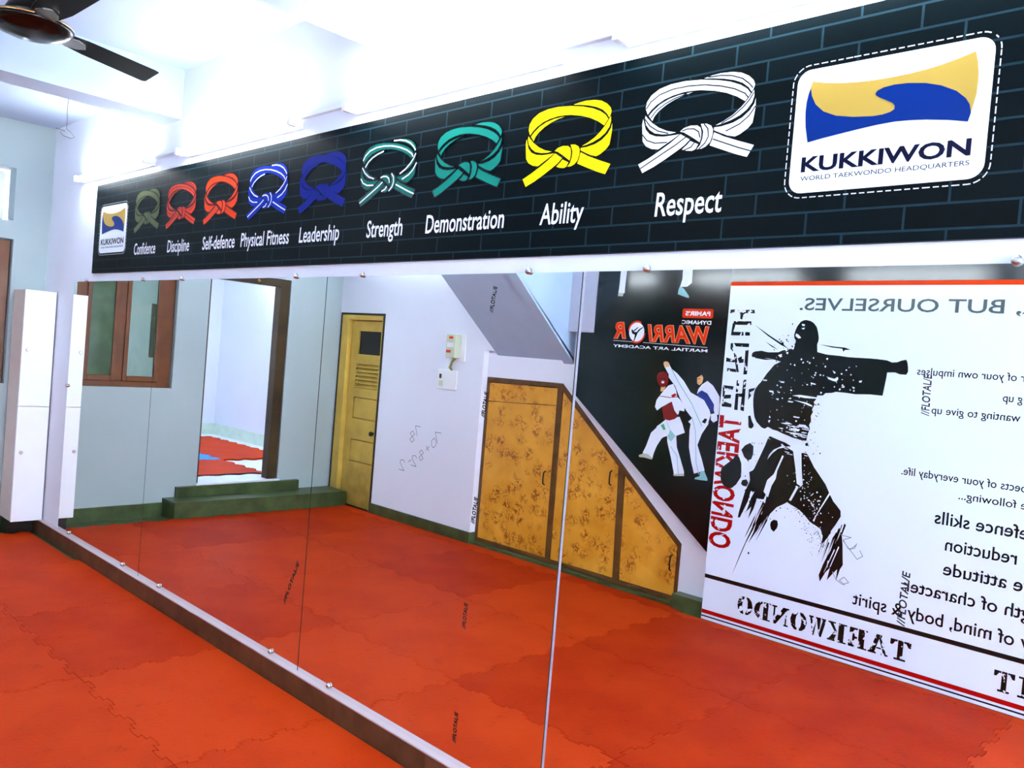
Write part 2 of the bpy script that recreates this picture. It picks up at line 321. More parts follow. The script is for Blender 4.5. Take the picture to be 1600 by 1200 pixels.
FIG_SPLAT=[[[4.5725,1.9603],[4.684,1.8947],[4.774,1.8461],[4.8101,1.8198],[4.7576,1.8413],[4.6668,1.894]],[[4.6483,1.8607],[4.7074,1.8309],[4.7438,1.8085],[4.6993,1.8265]],[[5.0019,1.8565],[5.081,1.8486],[5.112,1.8463],[5.158,1.8447],[5.193,1.8335],[5.1594,1.8295],[5.1529,1.8178],[5.1436,1.8364],[5.0817,1.841]],[[4.5687,1.5478],[4.612,1.5597],[4.6048,1.5426],[4.5754,1.5253],[4.5904,1.5085],[4.5711,1.4778]],[[4.5812,1.3755],[4.5959,1.3811],[4.6109,1.3457],[4.6265,1.3227],[4.6114,1.2963],[4.5912,1.3022]],[[4.5923,1.7597],[4.7157,1.7464],[4.6643,1.7418],[4.5933,1.7491]],[[4.7564,1.8533],[4.7725,1.8621],[4.7786,1.8423],[4.7622,1.8375]],[[4.7877,1.8787],[4.7974,1.8823],[4.7961,1.8615]],[[4.8166,1.9771],[4.8254,1.9805],[4.8243,1.9662]],[[4.972,1.2483],[4.9835,1.2553],[4.9927,1.2432],[4.9858,1.2305],[4.9747,1.2369]],[[5.0189,1.4283],[5.027,1.4268],[5.0238,1.4187]]]
HANGUL=[[[4.3888,2.0573],[4.4195,2.0592],[4.4204,2.0341],[4.3882,2.0321]],[[4.4387,2.0582],[4.4673,2.0392],[4.4822,2.0568],[4.5592,2.0581],[4.5636,2.0355],[4.4979,2.0356],[4.4838,2.0256],[4.478,1.9922],[4.4637,1.9988],[4.4623,2.0287]],[[4.4179,1.9823],[4.5442,1.9843],[4.5459,1.9595],[4.4487,1.9581],[4.4201,1.96]],[[4.4128,1.9717],[4.4336,1.9562],[4.4233,1.9126],[4.4949,1.9137],[4.4987,1.8903],[4.4072,1.8882]],[[4.5084,1.9142],[4.5414,1.914],[4.5422,1.8906],[4.5077,1.8906]],[[4.4337,1.8396],[4.5442,1.8411],[4.5421,1.8162],[4.4512,1.8174]],[[4.4109,1.8365],[4.4292,1.8387],[4.4333,1.7816],[4.4129,1.8001]],[[4.5202,1.7951],[4.5438,1.7997],[4.5468,1.6399],[4.5206,1.6394],[4.5221,1.7157]],[[4.4387,1.7735],[4.457,1.7744],[4.4884,1.651],[4.4716,1.6513]],[[4.3892,1.7427],[4.4525,1.7281],[4.454,1.7129],[4.3889,1.7145]],[[4.4024,1.6732],[4.4659,1.6704],[4.4695,1.6497],[4.3982,1.6532]],[[4.4704,1.7403],[4.4939,1.7556],[4.5149,1.7498],[4.5146,1.7152],[4.4848,1.7099]],[[4.3857,1.5593],[4.4618,1.5571],[4.4564,1.5343],[4.402,1.5367]],[[4.4059,1.4976],[4.4482,1.5014],[4.4468,1.4767],[4.3931,1.4697]],[[4.3947,1.4543],[4.4581,1.4407],[4.4565,1.4182],[4.3866,1.4183]],[[4.383,1.5556],[4.4025,1.5325],[4.4012,1.4831],[4.388,1.4819]],[[4.3882,1.4643],[4.3986,1.4618],[4.4009,1.4232],[4.3862,1.4218]],[[4.4792,1.5982],[4.4973,1.5996],[4.5037,1.4055],[4.4785,1.405]],[[4.5255,1.6052],[4.5456,1.6067],[4.5485,1.4031],[4.5228,1.4039]],[[4.4893,1.512],[4.5342,1.5173],[4.5349,1.4952],[4.4877,1.4895]]]
HANG_LEGS=[[[3.4557,2.3268],[3.523,2.3258],[3.5014,2.2139],[3.5015,2.166],[3.4458,2.1658],[3.4493,2.2278]],[[3.4455,2.1686],[3.4931,2.166],[3.4872,2.1426],[3.4446,2.1451]],[[3.9755,2.3342],[4.0571,2.3327],[4.0595,2.238],[4.0252,2.2124],[3.9687,2.21],[3.9826,2.2643]],[[3.9682,2.2152],[3.9997,2.1996],[4.0465,2.1482],[4.0481,2.1328],[4.0023,2.1454],[3.9557,2.1607],[3.9599,2.1931]]]
FIGHT={"RED_HEAD":[[3.8501,1.593],[3.8671,1.61],[3.899,1.6162],[3.9277,1.6064],[3.9428,1.5761],[3.9441,1.5369],[3.9281,1.5136],[3.9012,1.5059],[3.8741,1.5155],[3.8554,1.5418],[3.8479,1.569]],"RED_FACE":[[3.8808,1.5675],[3.9081,1.5735],[3.9173,1.5466],[3.9082,1.5277],[3.8874,1.5308]],"RED_NECK":[[3.8871,1.5071],[3.9275,1.5198],[3.9132,1.4793],[3.8857,1.4753]],"RED_TOP":[[3.8816,1.4433],[3.9128,1.4832],[3.9457,1.5213],[3.9853,1.5362],[4.0122,1.4955],[4.0259,1.45],[4.055,1.4293],[4.0933,1.3866],[4.0911,1.3554],[4.0532,1.3593],[4.0475,1.3277],[4.024,1.3369],[3.9586,1.3968],[3.9062,1.3681],[3.8719,1.3393],[3.8525,1.3628],[3.8597,1.4112]],"RED_CHEST":[[3.9108,1.3685],[3.9628,1.4011],[3.9861,1.4135],[4.0131,1.3552],[4.0483,1.32],[4.0237,1.2955],[3.9799,1.2798],[3.9335,1.2841]],"RED_MARK":[[3.9753,1.4572],[4.0099,1.4735],[4.0202,1.4612],[3.9906,1.4405]],"RED_SKIRT":[[3.9517,1.2861],[4.0578,1.3148],[4.0848,1.2697],[4.1104,1.2108],[4.036,1.1769],[3.9976,1.1972],[3.9729,1.1707],[3.9373,1.1584],[3.8864,1.1997],[3.8789,1.2266],[3.9092,1.2498]],"RED_LEG":[[3.884,1.2232],[3.9416,1.2062],[3.9721,1.1784],[3.9289,1.1494],[3.8932,1.0894],[3.875,1.0393],[3.8655,0.9942],[3.7811,1.0264],[3.8045,1.0777],[3.8369,1.1778]],"RED_STAND":[[3.9729,1.1707],[4.0447,1.1795],[4.0571,1.1033],[4.0855,1.045],[4.1316,0.9435],[4.1314,0.928],[4.0543,0.9121],[4.047,0.9383],[4.0143,1.035],[3.9769,1.1319]],"RED_SHADE":[[3.9907,1.2199],[4.0403,1.179],[4.0085,1.136],[3.979,1.1557]],"RED_BAND":[[3.9123,1.2383],[3.9367,1.2529],[3.9571,1.2159],[3.9416,1.2062]],"RED_FOOT":[[3.7494,1.0058],[3.791,1.0237],[3.8293,1.0234],[3.8647,1.002],[3.8613,0.9896],[3.8035,0.9957],[3.7556,0.993]],"RED_SHOE":[[4.0494,0.9152],[4.0977,0.9266],[4.1328,0.9321],[4.1345,0.9154],[4.0641,0.9043],[4.0484,0.9073]],"BLUE_HELMET":[[4.1682,1.6157],[4.1918,1.6387],[4.2212,1.646],[4.2456,1.6325],[4.2498,1.5912],[4.2245,1.5704],[4.2096,1.5487],[4.1794,1.5478]],"BLUE_FACE":[[4.1705,1.5929],[4.2029,1.6143],[4.2176,1.5964],[4.2125,1.5618],[4.1929,1.5435],[4.1744,1.555]],"BLUE_TOP":[[4.2096,1.5487],[4.2494,1.5776],[4.2946,1.5495],[4.3233,1.5143],[4.3502,1.4792],[4.3578,1.4202],[4.3555,1.3601],[4.3266,1.3571],[4.3081,1.4153],[4.2686,1.4719],[4.214,1.505],[4.1797,1.4852],[4.1868,1.5179]],"BLUE_CHEST":[[4.1806,1.4678],[4.1891,1.4952],[4.2134,1.511],[4.2579,1.4936],[4.3157,1.4236],[4.3168,1.3711],[4.2904,1.3819],[4.2371,1.4463],[4.2011,1.462]],"BLUE_KICK":[[3.9609,1.64],[4.0092,1.6121],[4.0681,1.5621],[4.1286,1.49],[4.1832,1.468],[4.2371,1.4463],[4.2861,1.383],[4.2975,1.354],[4.2856,1.3037],[4.2377,1.2718],[4.2021,1.2829],[4.1646,1.3094],[4.1061,1.3647],[4.0437,1.4516],[4.0,1.5257],[3.9442,1.5801],[3.9414,1.6074]],"BLUE_STAND":[[4.1587,1.3241],[4.1516,1.3079],[4.1298,1.2886],[4.1505,1.2756],[4.1463,1.2305],[4.1536,1.1162],[4.181,1.0201],[4.2105,0.9442],[4.2891,0.9753],[4.2605,1.0469],[4.2166,1.1398],[4.243,1.2192],[4.2868,1.2925],[4.2753,1.3215]],"BLUE_FOOT":[[3.9146,1.6889],[3.9338,1.6814],[3.9502,1.655],[3.9694,1.6289],[3.9563,1.5966],[3.9369,1.607],[3.9049,1.6481],[3.8937,1.6671],[3.8939,1.6829]],"BLUE_TOES":[[3.8925,1.6789],[3.9054,1.6884],[3.9239,1.6879],[3.9415,1.6686],[3.9413,1.6529],[3.9124,1.6478],[3.8982,1.6595]],"BLUE_SHOE":[[4.2558,0.9664],[4.2849,0.9747],[4.3153,0.9265],[4.3168,0.9116],[4.2574,0.9081],[4.2186,0.9072],[4.2202,0.9174],[4.2548,0.9336]],"BLUE_HAND":[[4.2988,1.3579],[4.3421,1.37],[4.351,1.3222],[4.3236,1.3042],[4.3025,1.3207]],"BLUE_LETTER":[[4.235,1.2981],[4.2562,1.3254],[4.2753,1.3215],[4.2632,1.2899]]}

# ------------------------------------------------------------------ materials
M_WALL = mat('white_wall_paint', rgb(224, 229, 242), rough=0.7, spec=0.2, var=0.02, scale=2.0, bump=0.03, bscale=120)
M_GREY = mat('grey_wall_paint', rgb(162, 178, 180), rough=0.6, spec=0.3, var=0.05, scale=1.6, bump=0.03, bscale=90)
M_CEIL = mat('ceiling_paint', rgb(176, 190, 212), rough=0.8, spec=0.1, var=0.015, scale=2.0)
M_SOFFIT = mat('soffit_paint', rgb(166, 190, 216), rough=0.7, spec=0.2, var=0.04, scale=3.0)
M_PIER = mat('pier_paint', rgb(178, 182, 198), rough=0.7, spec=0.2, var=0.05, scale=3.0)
M_STONE = mat('dark_green_stone', rgb(62, 78, 44), rough=0.35, spec=0.4, var=0.45, scale=7.0, bump=0.05)
M_STONE_PALE = mat('pale_green_stone', rgb(205, 225, 212), rough=0.4, var=0.08, scale=9.0)
M_MARBLE = mat('white_marble', rgb(222, 230, 236), rough=0.3, var=0.05, scale=8.0)
M_BROWN_TILE = mat('brown_granite_tile', rgb(84, 58, 38), rough=0.4, spec=0.4, var=0.45, scale=10.0, detail=8)
M_LEDGE = mat('pale_ledge', rgb(186, 170, 174), rough=0.5, var=0.05, scale=6.0)
M_WOOD = mat('brown_varnished_wood', rgb(100, 54, 18), rough=0.4, spec=0.4, var=0.22, scale=7.0, bump=0.05, bscale=40)
M_DARKWOOD = mat('worn_dark_wood', rgb(56, 42, 20), rough=0.55, var=0.6, scale=3.0, bump=0.08, bscale=40)
M_TRIMWOOD = mat('cupboard_trim_wood', rgb(92, 60, 26), rough=0.45, var=0.35, scale=8.0)
M_DOOR = mat('yellow_door_paint', rgb(206, 174, 80), rough=0.5, var=0.16, scale=5.0, bump=0.04)
def door_dirt(m):
    nt = m.node_tree
    p = nt.nodes['Principled BSDF']
    src = p.inputs['Base Color'].links[0].from_socket
    tc = nt.nodes.new('ShaderNodeTexCoord')
    sx = nt.nodes.new('ShaderNodeSeparateXYZ')
    n = nt.nodes.new('ShaderNodeTexNoise')
    n.inputs['Scale'].default_value = 7.0
    n.inputs['Detail'].default_value = 8
    a = nt.nodes.new('ShaderNodeMath')
    a.operation = 'MULTIPLY_ADD'
    a.inputs[1].default_value = -1.1
    b = nt.nodes.new('ShaderNodeMath')
    b.operation = 'ADD'
    b.use_clamp = True
    b.inputs[1].default_value = 0.0
    mx = nt.nodes.new('ShaderNodeMix')
    mx.data_type = 'RGBA'
    mx.inputs['B'].default_value = rgb(96, 78, 26)
    nt.links.new(tc.outputs['Object'], sx.inputs[0])
    nt.links.new(tc.outputs['Object'], n.inputs['Vector'])
    nt.links.new(sx.outputs['Z'], a.inputs[0])
    nt.links.new(n.outputs['Fac'], a.inputs[2])
    nt.links.new(a.outputs[0], b.inputs[0])
    nt.links.new(b.outputs[0], mx.inputs['Factor'])
    nt.links.new(src, mx.inputs['A'])
    nt.links.new(mx.outputs['Result'], p.inputs['Base Color'])
door_dirt(M_DOOR)
M_DARKGAP = mat('dark_edging', rgb(40, 44, 26), rough=0.6)
M_LAM = mat('white_laminate', rgb(236, 240, 246), rough=0.3, spec=0.4, var=0.01)
M_LAM_SIDE = mat('cream_side_panel', rgb(222, 206, 200), rough=0.5, var=0.05, scale=5.0)
M_STEEL = mat('brushed_steel', rgb(190, 188, 182), rough=0.25, metal=1.0)
M_BRASS = mat('aged_brass', rgb(170, 130, 70), rough=0.3, metal=1.0)
M_BLACK = mat('black_gloss', rgb(16, 14, 14), rough=0.3, spec=0.5)
M_FAN = mat('dark_brown_enamel', rgb(9, 5, 3), rough=0.22, spec=0.25)
M_FANBLADE = mat('fan_blade_enamel', rgb(5, 5, 6), rough=0.4, spec=0.08)
M_FANGOLD = mat('fan_gold_trim', rgb(196, 160, 104), rough=0.22, metal=1.0)
M_PLASTIC = mat('white_plastic', rgb(232, 236, 238), rough=0.35, spec=0.4)
M_METERBOX = mat('pale_green_meter_case', rgb(196, 206, 180), rough=0.4)
M_WIRE = mat('wire_sheath', rgb(120, 116, 120), rough=0.6)
M_WIRE_Y = mat('yellow_wire_sheath', rgb(170, 160, 70), rough=0.6)
M_INK = mat('faded_pencil', rgb(120, 126, 140), rough=0.8)
M_STAMP = mat('black_stamp_ink', rgb(30, 24, 30), rough=0.7)
M_RED_SW = mat('red_switch', rgb(190, 60, 40), rough=0.5)

# prints
def pr(name, r, g, b, rough=0.3):
    return mat(name, rgb(r, g, b), rough=rough, spec=0.5 if rough < 0.25 else 0.06)
P_WHITE = pr('print_white', 226, 230, 240)
P_CARD = pr('print_card_white', 222, 230, 242)
P_YELLOW = pr('print_yellow', 240, 214, 8)
P_TEAL = pr('print_teal', 20, 122, 106)
P_TEALD = pr('print_deep_teal', 14, 98, 86)
P_BLUE = pr('print_blue', 14, 44, 160)
P_BLUED = pr('print_deep_blue', 6, 26, 122)
P_ORANGE = pr('print_orange', 216, 58, 8)
P_ORANGED = pr('print_orange_red', 208, 48, 8)
P_OLIVE = pr('print_olive', 86, 94, 60)
P_OLIVED = pr('print_dark_olive', 58, 68, 44)
P_GOLD = pr('print_gold', 170, 142, 64)
P_NAVY = pr('print_navy', 2, 38, 112)
P_NAVYTXT = pr('print_navy_text', 6, 8, 40)
P_GREENBLACK = pr('print_green_black', 1, 14, 13, 0.14)
P_SHEET = pr('print_sheet_white', 216, 228, 246, 0.16)
P_INK = pr('print_ink_black', 10, 20, 18, 0.16)
P_GREYTXT = pr('print_grey_text', 62, 82, 84, 0.2)
P_RED = pr('print_red', 165, 8, 8, 0.2)
P_SUIT = pr('print_suit_white', 218, 226, 240, 0.2)
P_SUITSHADE = pr('print_suit_shade', 130, 186, 188, 0.2)
P_DKRED = pr('print_dark_red', 116, 16, 18, 0.2)
P_FACEPAD = pr('print_mask_red', 150, 40, 40, 0.2)
P_SKIN = pr('print_skin', 212, 164, 110, 0.2)
P_CHEST = pr('print_chest_blue', 22, 42, 122, 0.2)
P_GREENBAND = pr('print_green_band', 60, 160, 110, 0.2)
P_SHOE = pr('print_grey_shoe', 170, 176, 160, 0.2)
P_WORN = worn('print_worn_black', rgb(10, 20, 18), rgb(216, 228, 246), 0.6, 34.0, 0.16)
P_WORNRED = worn('print_worn_red', rgb(160, 8, 8), rgb(216, 228, 246), 0.64, 34.0, 0.16)

def mirror_mat():
    m, nt, p = new_mat('mirror_silvering')
    nt.nodes.remove(p)
    g = nt.nodes.new('ShaderNodeBsdfGlossy')
    g.inputs['Color'].default_value = (0.91, 0.93, 0.92, 1)
    g.inputs['Roughness'].default_value = 0.0
    nt.links.new(g.outputs['BSDF'], nt.nodes['Material Output'].inputs['Surface'])
    return m
M_MIRROR = mirror_mat()
M_MIRROR_EDGE = mat('mirror_cut_edge', rgb(36, 42, 36), rough=0.3)

def brick_print():
    m, nt, p = new_mat('banner_brick_print')
    p.inputs['Roughness'].default_value = 0.36
    p.inputs['Specular IOR Level'].default_value = 0.04
    tc = nt.nodes.new('ShaderNodeTexCoord')
    mp = nt.nodes.new('ShaderNodeMapping')
    mp.inputs['Rotation'].default_value = (math.radians(-90), 0, 0)
    mp.inputs['Location'].default_value = (-0.045, -0.027, 0)
    b = nt.nodes.new('ShaderNodeTexBrick')
    b.offset = 0.4
    b.inputs['Scale'].default_value = 1.0
    b.inputs['Brick Width'].default_value = 0.247
    b.inputs['Row Height'].default_value = 0.061
    b.inputs['Mortar Size'].default_value = 0.0035
    b.inputs['Mortar Smooth'].default_value = 0.3
    b.inputs['Bias'].default_value = 0.0
    b.inputs['Color1'].default_value = rgb(2, 9, 12)
    b.inputs['Color2'].default_value = rgb(4, 14, 18)
    b.inputs['Mortar'].default_value = rgb(24, 44, 52)
    nt.links.new(tc.outputs['Object'], mp.inputs['Vector'])
    nt.links.new(mp.outputs['Vector'], b.inputs['Vector'])
    nt.links.new(b.outputs['Color'], p.inputs['Base Color'])
    return m
M_BANNER = brick_print()

def foam_mat():
    m, nt, p = new_mat('red_foam_mat')
    p.inputs['Roughness'].default_value = 0.55
    p.inputs['Specular IOR Level'].default_value = 0.05
    tc = nt.nodes.new('ShaderNodeTexCoord')
    oi = nt.nodes.new('ShaderNodeObjectInfo')
    n = nt.nodes.new('ShaderNodeTexNoise')
    n.inputs['Scale'].default_value = 2.4
    n.inputs['Detail'].default_value = 6
    add = nt.nodes.new('ShaderNodeMath')
    add.operation = 'MULTIPLY_ADD'
    add.inputs[1].default_value = 0.45
    r = nt.nodes.new('ShaderNodeValToRGB')
    r.color_ramp.elements[0].position = 0.25
    r.color_ramp.elements[0].color = rgb(150, 24, 0)
    r.color_ramp.elements[1].position = 0.95
    r.color_ramp.elements[1].color = rgb(186, 56, 12)
    nt.links.new(tc.outputs['Object'], n.inputs['Vector'])
    nt.links.new(oi.outputs['Random'], add.inputs[0])
    nt.links.new(n.outputs['Fac'], add.inputs[2])
    nt.links.new(add.outputs[0], r.inputs['Fac'])
    # scuffs
    n3 = nt.nodes.new('ShaderNodeTexNoise')
    n3.inputs['Scale'].default_value = 9.0
    n3.inputs['Detail'].default_value = 10
    n3.inputs['Roughness'].default_value = 0.75
    r3 = nt.nodes.new('ShaderNodeValToRGB')
    r3.color_ramp.elements[0].position = 0.28
    r3.color_ramp.elements[0].color = (0.45, 0.45, 0.45, 1)
    r3.color_ramp.elements[1].position = 0.42
    r3.color_ramp.elements[1].color = (1, 1, 1, 1)
    mx = nt.nodes.new('ShaderNodeMix')
    mx.data_type = 'RGBA'
    mx.blend_type = 'MULTIPLY'
    mx.inputs['Factor'].default_value = 1.0
    nt.links.new(tc.outputs['Object'], n3.inputs['Vector'])
    nt.links.new(n3.outputs['Fac'], r3.inputs['Fac'])
    nt.links.new(r.outputs['Color'], mx.inputs['A'])
    nt.links.new(r3.outputs['Color'], mx.inputs['B'])
    nt.links.new(mx.outputs['Result'], p.inputs['Base Color'])
    v = nt.nodes.new('ShaderNodeTexVoronoi')
    v.inputs['Scale'].default_value = 85.0
    b = nt.nodes.new('ShaderNodeBump')
    b.inputs['Strength'].default_value = 0.25
    b.inputs['Distance'].default_value = 0.004
    nt.links.new(tc.outputs['Object'], v.inputs['Vector'])
    nt.links.new(v.outputs['Distance'], b.inputs['Height'])
    nt.links.new(b.outputs['Normal'], p.inputs['Normal'])
    return m
M_MAT = foam_mat()
M_MAT_BLUE = mat('blue_foam_mat', rgb(30, 120, 190), rough=0.55, var=0.06)

def burl_mat():
    """amber laminate with clusters of small brown burl rosettes"""
    m, nt, p = new_mat('amber_burl_laminate')
    p.inputs['Roughness'].default_value = 0.3
    tc = nt.nodes.new('ShaderNodeTexCoord')
    n = nt.nodes.new('ShaderNodeTexNoise')
    n.inputs['Scale'].default_value = 4.0
    n.inputs['Detail'].default_value = 3
    base = nt.nodes.new('ShaderNodeValToRGB')
    base.color_ramp.elements[0].position = 0.3
    base.color_ramp.elements[0].color = rgb(200, 136, 30)
    base.color_ramp.elements[1].position = 0.7
    base.color_ramp.elements[1].color = rgb(226, 164, 56)
    v = nt.nodes.new('ShaderNodeTexVoronoi')
    v.inputs['Scale'].default_value = 9.0
    v.inputs['Randomness'].default_value = 0.75
    vr = nt.nodes.new('ShaderNodeValToRGB')
    vr.color_ramp.elements[0].position = 0.3
    vr.color_ramp.elements[0].color = (1, 1, 1, 1)
    vr.color_ramp.elements[1].position = 0.6
    vr.color_ramp.elements[1].color = (0, 0, 0, 1)
    n2 = nt.nodes.new('ShaderNodeTexNoise')
    n2.inputs['Scale'].default_value = 30.0
    n2.inputs['Detail'].default_value = 4
    n2.inputs['Distortion'].default_value = 1.2
    nr = nt.nodes.new('ShaderNodeValToRGB')
    nr.color_ramp.elements[0].position = 0.46
    nr.color_ramp.elements[0].color = (0, 0, 0, 1)
    nr.color_ramp.elements[1].position = 0.57
    nr.color_ramp.elements[1].color = (1, 1, 1, 1)
    mul = nt.nodes.new('ShaderNodeMath')
    mul.operation = 'MULTIPLY'
    mx = nt.nodes.new('ShaderNodeMix')
    mx.data_type = 'RGBA'
    mx.inputs['B'].default_value = rgb(150, 86, 20)
    L = nt.links.new
    for t in (n, v, n2):
        L(tc.outputs['Object'], t.inputs['Vector'])
    L(n.outputs['Fac'], base.inputs['Fac'])
    L(v.outputs['Distance'], vr.inputs['Fac'])
    L(n2.outputs['Fac'], nr.inputs['Fac'])
    L(vr.outputs['Color'], mul.inputs[0])
    L(nr.outputs['Color'], mul.inputs[1])
    L(mul.outputs[0], mx.inputs['Factor'])
    L(base.outputs['Color'], mx.inputs['A'])
    L(mx.outputs['Result'], p.inputs['Base Color'])
    return m
M_BURL = burl_mat()

def glass_mat(name, tint, mottle, amount):
    m, nt, p = new_mat(name)
    nt.nodes.remove(p)
    t = nt.nodes.new('ShaderNodeBsdfTransparent')
    t.inputs['Color'].default_value = tint
    g = nt.nodes.new('ShaderNodeBsdfGlossy')
    g.inputs['Roughness'].default_value = 0.03
    g.inputs['Color'].default_value = (0.9, 0.95, 0.92, 1)
    d = nt.nodes.new('ShaderNodeBsdfDiffuse')
    tc = nt.nodes.new('ShaderNodeTexCoord')
    n = nt.nodes.new('ShaderNodeTexNoise')
    n.inputs['Scale'].default_value = 5.0
    r = nt.nodes.new('ShaderNodeValToRGB')
    r.color_ramp.elements[0].color = tuple(c * 0.55 for c in mottle[:3]) + (1,)
    r.color_ramp.elements[0].position = 0.35
    r.color_ramp.elements[1].color = mottle
    r.color_ramp.elements[1].position = 0.65
    f = nt.nodes.new('ShaderNodeFresnel')
    f.inputs['IOR'].default_value = 1.45
    m1 = nt.nodes.new('ShaderNodeMixShader')
    m2 = nt.nodes.new('ShaderNodeMixShader')
    m1.inputs['Fac'].default_value = amount
    L = nt.links.new
    L(tc.outputs['Object'], n.inputs['Vector'])
    L(n.outputs['Fac'], r.inputs['Fac'])
    L(r.outputs['Color'], d.inputs['Color'])
    L(t.outputs['BSDF'], m1.inputs[1])
    L(d.outputs['BSDF'], m1.inputs[2])
    L(f.outputs['Fac'], m2.inputs['Fac'])
    L(m1.outputs['Shader'], m2.inputs[1])
    L(g.outputs['BSDF'], m2.inputs[2])
    L(m2.outputs['Shader'], nt.nodes['Material Output'].inputs['Surface'])
    return m
M_GLASS = glass_mat('clear_window_glass', (0.56, 0.64, 0.56, 1), rgb(150, 170, 140), 0.12)
M_GLASS_MOTTLED = glass_mat('mottled_green_glass', (0.2, 0.3, 0.22, 1), rgb(92, 120, 88), 0.85)  # mostly opaque green, mottled by noise
M_TUBE_NEXT_ADDED = emit('added_next_room_glow', (0.87, 0.94, 1.0, 1), TUBE_POWER * 2.6)  # glow of the added next-room tubes, stronger than the mirror-wall tubes
M_TUBE = emit('tube_glow', (0.87, 0.94, 1.0, 1), TUBE_POWER)

# ------------------------------------------------------------------ room shell
CEIL, FLOOR_Z, W = 3.15, -0.02, 2.835
BACK = 10.4
SL = 0.045                                     # the far wall runs slightly out of square
def far(off):                                  # (y, z) on the far wall, off metres in front of it
    return lambda y, z: (off + SL * y, y, z)

struct(MB().box(-0.45, BACK + 0.15, -3.6, 0.02, -0.12, FLOOR_Z).build('floor', M_STONE))
struct(MB().box(-0.3, BACK + 0.2, -3.6, 0.2, CEIL, CEIL + 0.12).build('ceiling', M_CEIL))
struct(MB().box(-0.3, BACK + 0.2, 0.006, 0.15, FLOOR_Z - 0.1, CEIL).build('wall_right', M_WALL))
bw = [(-0.45, 0.75), (-2.45, 0.75), (-2.45, 2.35), (-0.45, 2.35)]
struct(MB().sheet([(0.006, FLOOR_Z - 0.1), (-3.6, FLOOR_Z - 0.1), (-3.6, CEIL), (0.006, CEIL)], [bw], lambda y, z: (BACK, y, z), lambda y, z: (BACK + 0.15, y, z)).build('wall_back', M_WALL))
wb = MB()
for y0, y1, z0, z1 in ((-2.45, -2.39, 0.75, 2.35), (-0.51, -0.45, 0.75, 2.35), (-2.39, -0.51, 0.75, 0.81), (-2.39, -0.51, 2.29, 2.35), (-1.48, -1.42, 0.81, 2.29)):
    wb.box(BACK + 0.04, BACK + 0.10, y0, y1, z0, z1)
struct(wb.build('window_added', M_WOOD, bevel=0.004))  # added unseen window, lets in daylight from behind the camera

win = [(-0.235, 1.10), (-1.075, 1.10), (-1.075, 2.21), (-0.235, 2.21)]
niche = [(-0.245, 2.35), (-0.85, 2.35), (-0.85, 2.745), (-0.245, 2.745)]
doorway = [(-1.370, 0.235), (-2.215, 0.235), (-2.215, 2.21), (-1.370, 2.21)]
struct(MB().sheet([(0.006, -0.12), (-3.5, -0.12), (-3.5, CEIL), (0.006, CEIL)], [win, niche, doorway], far(0.0), far(-0.16)).build('wall_far', M_GREY))
struct(MB().sheet([(0.006, 3.10), (-2.95, 3.10), (-2.95, CEIL), (0.006, CEIL)], [], far(0.02), far(2.02)).build('ceiling_far', M_CEIL))
struct(MB().box(2.00, 2.235, -2.95, 0.006, 2.86, CEIL).build('ceiling_beam', M_CEIL))
b2 = MB().box(4.12, 4.26, -2.95, 0.006, 2.893, CEIL).box(4.26, 4.37, -2.95, 0.006, 2.900, CEIL)
struct(b2.build('ceiling_beam', M_CEIL))

# opposite wall: door section, recessed cupboard and poster section
ydoor = [(-0.10, FLOOR_Z), (0.625, FLOOR_Z), (0.625, 1.955), (-0.10, 1.955)]
mb = MB().sheet([(-0.30, FLOOR_Z - 0.1), (-0.10, FLOOR_Z - 0.1), (-0.10, 1.955), (0.625, 1.955), (0.625, FLOOR_Z - 0.1), (2.05, FLOOR_Z - 0.1), (2.05, CEIL), (-0.30, CEIL)], [], on_y(-W), on_y(-W - 0.2))
struct(mb.build('wall_left', M_WALL))
YB = 2.895
cup = [(2.055, 0.02), (2.055, 1.450), (2.91, 1.458), (4.105, 0.43), (4.105, 0.02)]
mb = MB().sheet([(2.05, FLOOR_Z - 0.1), (BACK, FLOOR_Z - 0.1), (BACK, CEIL), (2.05, CEIL)], [cup], on_y(-YB), on_y(-YB - 0.12))
struct(mb.build('wall_left', M_WALL))
struct(MB().box(2.05, 2.157, -YB, -W, 1.675, CEIL).build('wall_left', M_WALL))
struct(MB().box(-0.33, BACK, -3.55, -3.45, FLOOR_Z - 0.1, CEIL).build('leak_block_wall', M_WALL))  # added unseen slab, blocks outside light behind door and cupboard
# underside of the stair leaning out of the wall above the cupboard
x0, x1 = 2.157, 3.0
sec = [(-YB, 1.64), (-YB + 0.83, 2.335), (-YB + 0.83, CEIL), (-YB, CEIL)]
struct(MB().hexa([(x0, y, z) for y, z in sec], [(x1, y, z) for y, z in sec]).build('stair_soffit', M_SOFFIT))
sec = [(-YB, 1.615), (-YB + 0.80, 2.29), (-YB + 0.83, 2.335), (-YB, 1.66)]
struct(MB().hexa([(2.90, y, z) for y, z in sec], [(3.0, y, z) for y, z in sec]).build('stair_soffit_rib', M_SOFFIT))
struct(MB().box(3.0, 3.245, -YB, -2.79, 1.868, CEIL).build('wall_pier', M_PIER))

